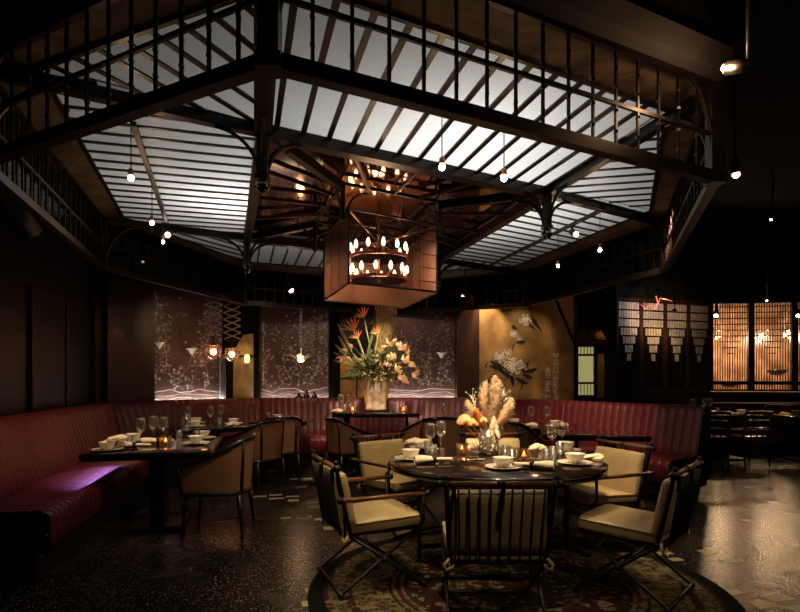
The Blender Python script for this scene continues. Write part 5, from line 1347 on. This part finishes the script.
# peach anthurium and lily heads at the right
for (px, py, s_, dy, a_) in ((392, 346, .085, -.18, .3), (399, 350, .08, -.10, -.5), (391, 361, .09, -.24, -.2), (404, 362, .085, -.14, -.9), (409, 366, .08, -.16, -1.2), (413, 373, .085, -.12, -1.4), (398, 377, .075, -.24, -1.5), (402, 382, .07, -.2, -1.7), (384, 350, .06, -.24, .2), (395, 370, .06, -.26, -1.0),
                             (345, 350, .06, -.18, 2.3), (352, 345, .05, -.2, 1.9), (341, 357, .05, -.15, 2.8), (349, 357, .045, -.22, 2.2), (406, 354, .06, -.05, -.6), (386, 366, .05, -.27, -.6)):
    c = Fp(px, py, dy); mb = MB(); mb.tube([(0, 0, 0), c * .6 + Vector((0, 0, .04)), c], [.005, .004, .004], 5); mb.build('stem', 'leaf', bq)
    for q_ in range(4):
        a2 = a_ + (q_ - 1.5) * .55 + rr.gauss(0, .15); d = Vector((math.sin(-a2), -.35 + .2 * q_, math.cos(a2))).normalized(); L2 = s_ * rr.uniform(1.1, 1.9)
        mb = MB(); leafblade(mb, c - d * .01, c + d * L2, s_ * rr.uniform(.22, .36), Vector((rr.gauss(0, .015), -.02, rr.gauss(0, .015))))
        if q_ == 0: mb.tube([c, c + d * s_ * .8 + Vector((0, -.03, 0))], [.007, .004], 5)
        mb.build('peach_petal', 'peach' if q_ < 3 else 'leaf2', bq)
# leaf blades and foliage
for k in range(98):
    a_ = rr.uniform(-1.75, 1.6); L_ = rr.uniform(.22, .50); dy = rr.uniform(-.25, .2); b0 = Vector((rr.uniform(-.12, .12), rr.uniform(-.12, .1), .03)); e = b0 + Vector((math.sin(a_) * L_ * .85, dy, math.cos(a_) * L_ * .8 + .03))
    mb = MB(); leafblade(mb, b0, e, rr.uniform(.014, .034), Vector((0, 0, .05))); mb.build('leaf_blade', rr.choice(('leaf', 'leaf2', 'leaf', 'leaf2')), bq)
for (px, py, qx, qy) in ((337, 322, 352, 352), (338, 335, 350, 356), (375, 324, 366, 360), (333, 352, 352, 362), (334, 343, 350, 360), (332, 360, 354, 366), (369, 350, 372, 372), (352, 352, 370, 375)):
    mb = MB(); leafblade(mb, Fp(qx, qy, -.1), Fp(px, py, -.16), .020); mb.build('leaf_blade', 'leaf2' if px < 365 else 'leaf', bq)
mb = MB()
for k in range(2600):
    th = rr.random() * 2 * PI; r_ = .40 * math.sqrt(rr.random()); c = Vector((math.cos(th) * r_ * 1.0, math.sin(th) * r_ * .7, .0 + .50 * rr.random() * (1.15 - r_ / .40) + .02)); d = Vector((rr.gauss(0, 1), rr.gauss(0, 1), rr.gauss(.3, 1))).normalized() * rr.uniform(.03, .06); s = d.cross(Vector((rr.random(), rr.random(), 1))).normalized() * .016
    mb.cur = rr.choice((0, 0, 0, 1, 1, 2)); mb.poly([c - d * .5, c + s, c + d, c - s])
f_ = mb.build('small_foliage', ['leaf', 'leaf2', 'dusty'], bq); f_['kind'] = 'stuff'
mb = MB()
for (px, py) in ((405, 322), (412, 330), (402, 335), (416, 338), (384, 318), (392, 322), (408, 344), (398, 328), (376, 330), (372, 322)):
    e = Fp(px, py, rr.uniform(-.1, .2)); mb.cur = 0; mb.tube([(0, 0, 0), e * .55 + Vector((0, 0, .05)), e], [.003, .002, .001], 4, cap=False)
    for k in range(12): c = e + Vector((rr.gauss(0, .05), rr.gauss(0, .04), rr.gauss(-.03, .05))); mb.cur = 1; mb.ball(c, rr.uniform(.006, .012), 5)
f_ = mb.build('small_blossom_sprays', ['leaf', 'dusty'], bq); f_['kind'] = 'stuff'
# ---------------------------------------------------------------- light
# lamp field above the canopy fabric
lamp('AREA', (cx + .3, cy - .5, 3.88), (1, .99, .96), 58, 2.8, to=(cx - .1, cy - .3, 0), name='lightbox')
lamp('POINT', (-1.45, 5.2, 3.45), (1, .98, .95), 42, .25, name='lightbox_lamp')
lamp('POINT', (.5, 3.6, 3.6), (1, .98, .95), 16, .3, name='lightbox_lamp')
WM = (1, .74, .42)
def tspot(p, q, e, cone=50, col=WM, r=.04, nm='table_or_fill_spot', blend=.7): lamp('SPOT', p, col, e, r, to=q, cone=cone, blend=blend, name=nm)  # table spots by default; some calls below are added fill lights
tspot((.74, 4.1, 2.85), (.74, 4.3, .7), 200, 50)
tspot((-.1, 2.9, 2.85), (-.15, 3.75, .4), 95, 46)
tspot((1.2, 4.9, 2.85), (1.5, 3.75, .4), 110, 42)
tspot((1.2, 3.9, 2.85), (1.8, 4.7, .6), 130, 36)
tspot((.2, 4.5, 2.85), (-.1, 5.4, .6), 60, 40)
tspot((.9, 3.3, 2.7), (.75, 4.5, .9), 60, 36)
tspot((.55, 1.9, 2.8), (.5, 2.9, .5), 26, 46)
tspot((.62, 3.5, 2.75), (.77, 4.72, 1.2), 300, 28)  # added lamp that brightens the pampas plumes
tspot((-1.7, 2.7, 2.8), (-.55, 3.75, .5), 60, 40)  # rim light added for the back of the left armchair
tspot((3.5, 3.1, 2.9), (1.9, 3.5, .6), 50, 30)  # fill added from the right for the side chair's back
tspot((-.2, 4.2, 2.9), (-1.6, 5.2, .6), 60, 40)
tspot((-2.1, 7.2, 2.4), (-2.77, 8.3, 2.2), 16, 60)  # extra light put in to bring out the grey scissor arm
tspot((.9, 4.9, 2.85), (.9, 5.7, .7), 40, 40)
tspot((-2.0, 4.9, 2.9), (-2.25, 5.3, .7), 90, 38)
tspot((-2.2, 6.9, 2.9), (-2.4, 7.5, .7), 80, 40)
tspot((-1.2, 6.9, 2.9), (-1.6, 8.1, .7), 80, 42)
tspot((-1.3, 6.0, 2.9), (-1.5, 6.6, .5), 45, 50)
tspot((-.2, 6.7, 2.9), (-.3, 8.0, 1.45), 300, 40, (1, .80, .55), nm='vase_spot')
tspot((-.3, 5.9, 2.9), (-.3, 7.4, .6), 60, 50)
tspot((.9, 6.8, 2.9), (1.0, 8.1, .7), 90, 45)
tspot((1.7, 6.4, 2.9), (2.1, 7.4, .7), 100, 50)
tspot((-2.2, 4.4, 2.9), (-3.3, 5.2, .9), 30, 60, (1, .45, .22), nm='banquette_wash')
tspot((-3.6, 7.0, 2.15), (-2.85, 5.2, .5), 90, 20, (.75, .25, 1.0), .03, 'violet_spot')
tspot((-3.3, 6.6, 2.8), (-2.85, 5.5, .48), 60, 34, (1, .6, .4), .03, 'banquette_spot')
tspot((2.4, 5.0, 2.9), (3.0, 7.0, .8), 120, 60, (1, .5, .33), .04, 'banquette_wash')
tspot((0, 6.5, 2.9), (0, 9.2, .9), 50, 90, (1, .5, .35), .1, 'banquette_wash')
tspot((-1.9, 7.2, 2.6), (-1.9, 8.8, 2.2), 14, 60, (1, .8, .6), .05, 'scissor_fill')  # added lamp that lifts the scissor arms out of the dark
# ---------------------------------------------------------------- world, camera, view
w = bpy.data.worlds.new('night'); bpy.context.scene.world = w; w.use_nodes = True
w.node_tree.nodes['Background'].inputs[0].default_value = (.5, .4, .35, 1); w.node_tree.nodes['Background'].inputs[1].default_value = .004
cd_ = bpy.data.cameras.new('camera'); co = bpy.data.objects.new('camera', cd_); C.objects.link(co)
co.location = (0, 0, EYE); co.rotation_euler = (PI / 2, 0, 0)
cd_.sensor_width = 36; cd_.lens = 36 * F / 800; cd_.shift_y = (HY - 306) / 800; cd_.clip_start = .05
bpy.context.scene.camera = co
s = bpy.context.scene
s.view_settings.view_transform = 'Standard'; s.view_settings.look = 'None'; s.view_settings.gamma = 1; s.view_settings.exposure = .22; s.view_settings.use_curve_mapping = False
s.cycles.use_denoising = True
s.cycles.max_bounces = 8; s.cycles.transparent_max_bounces = 24; s.cycles.sample_clamp_indirect = 4; s.cycles.caustics_reflective = False; s.cycles.caustics_refractive = False
# tidy: every unlabelled prototype must have been placed
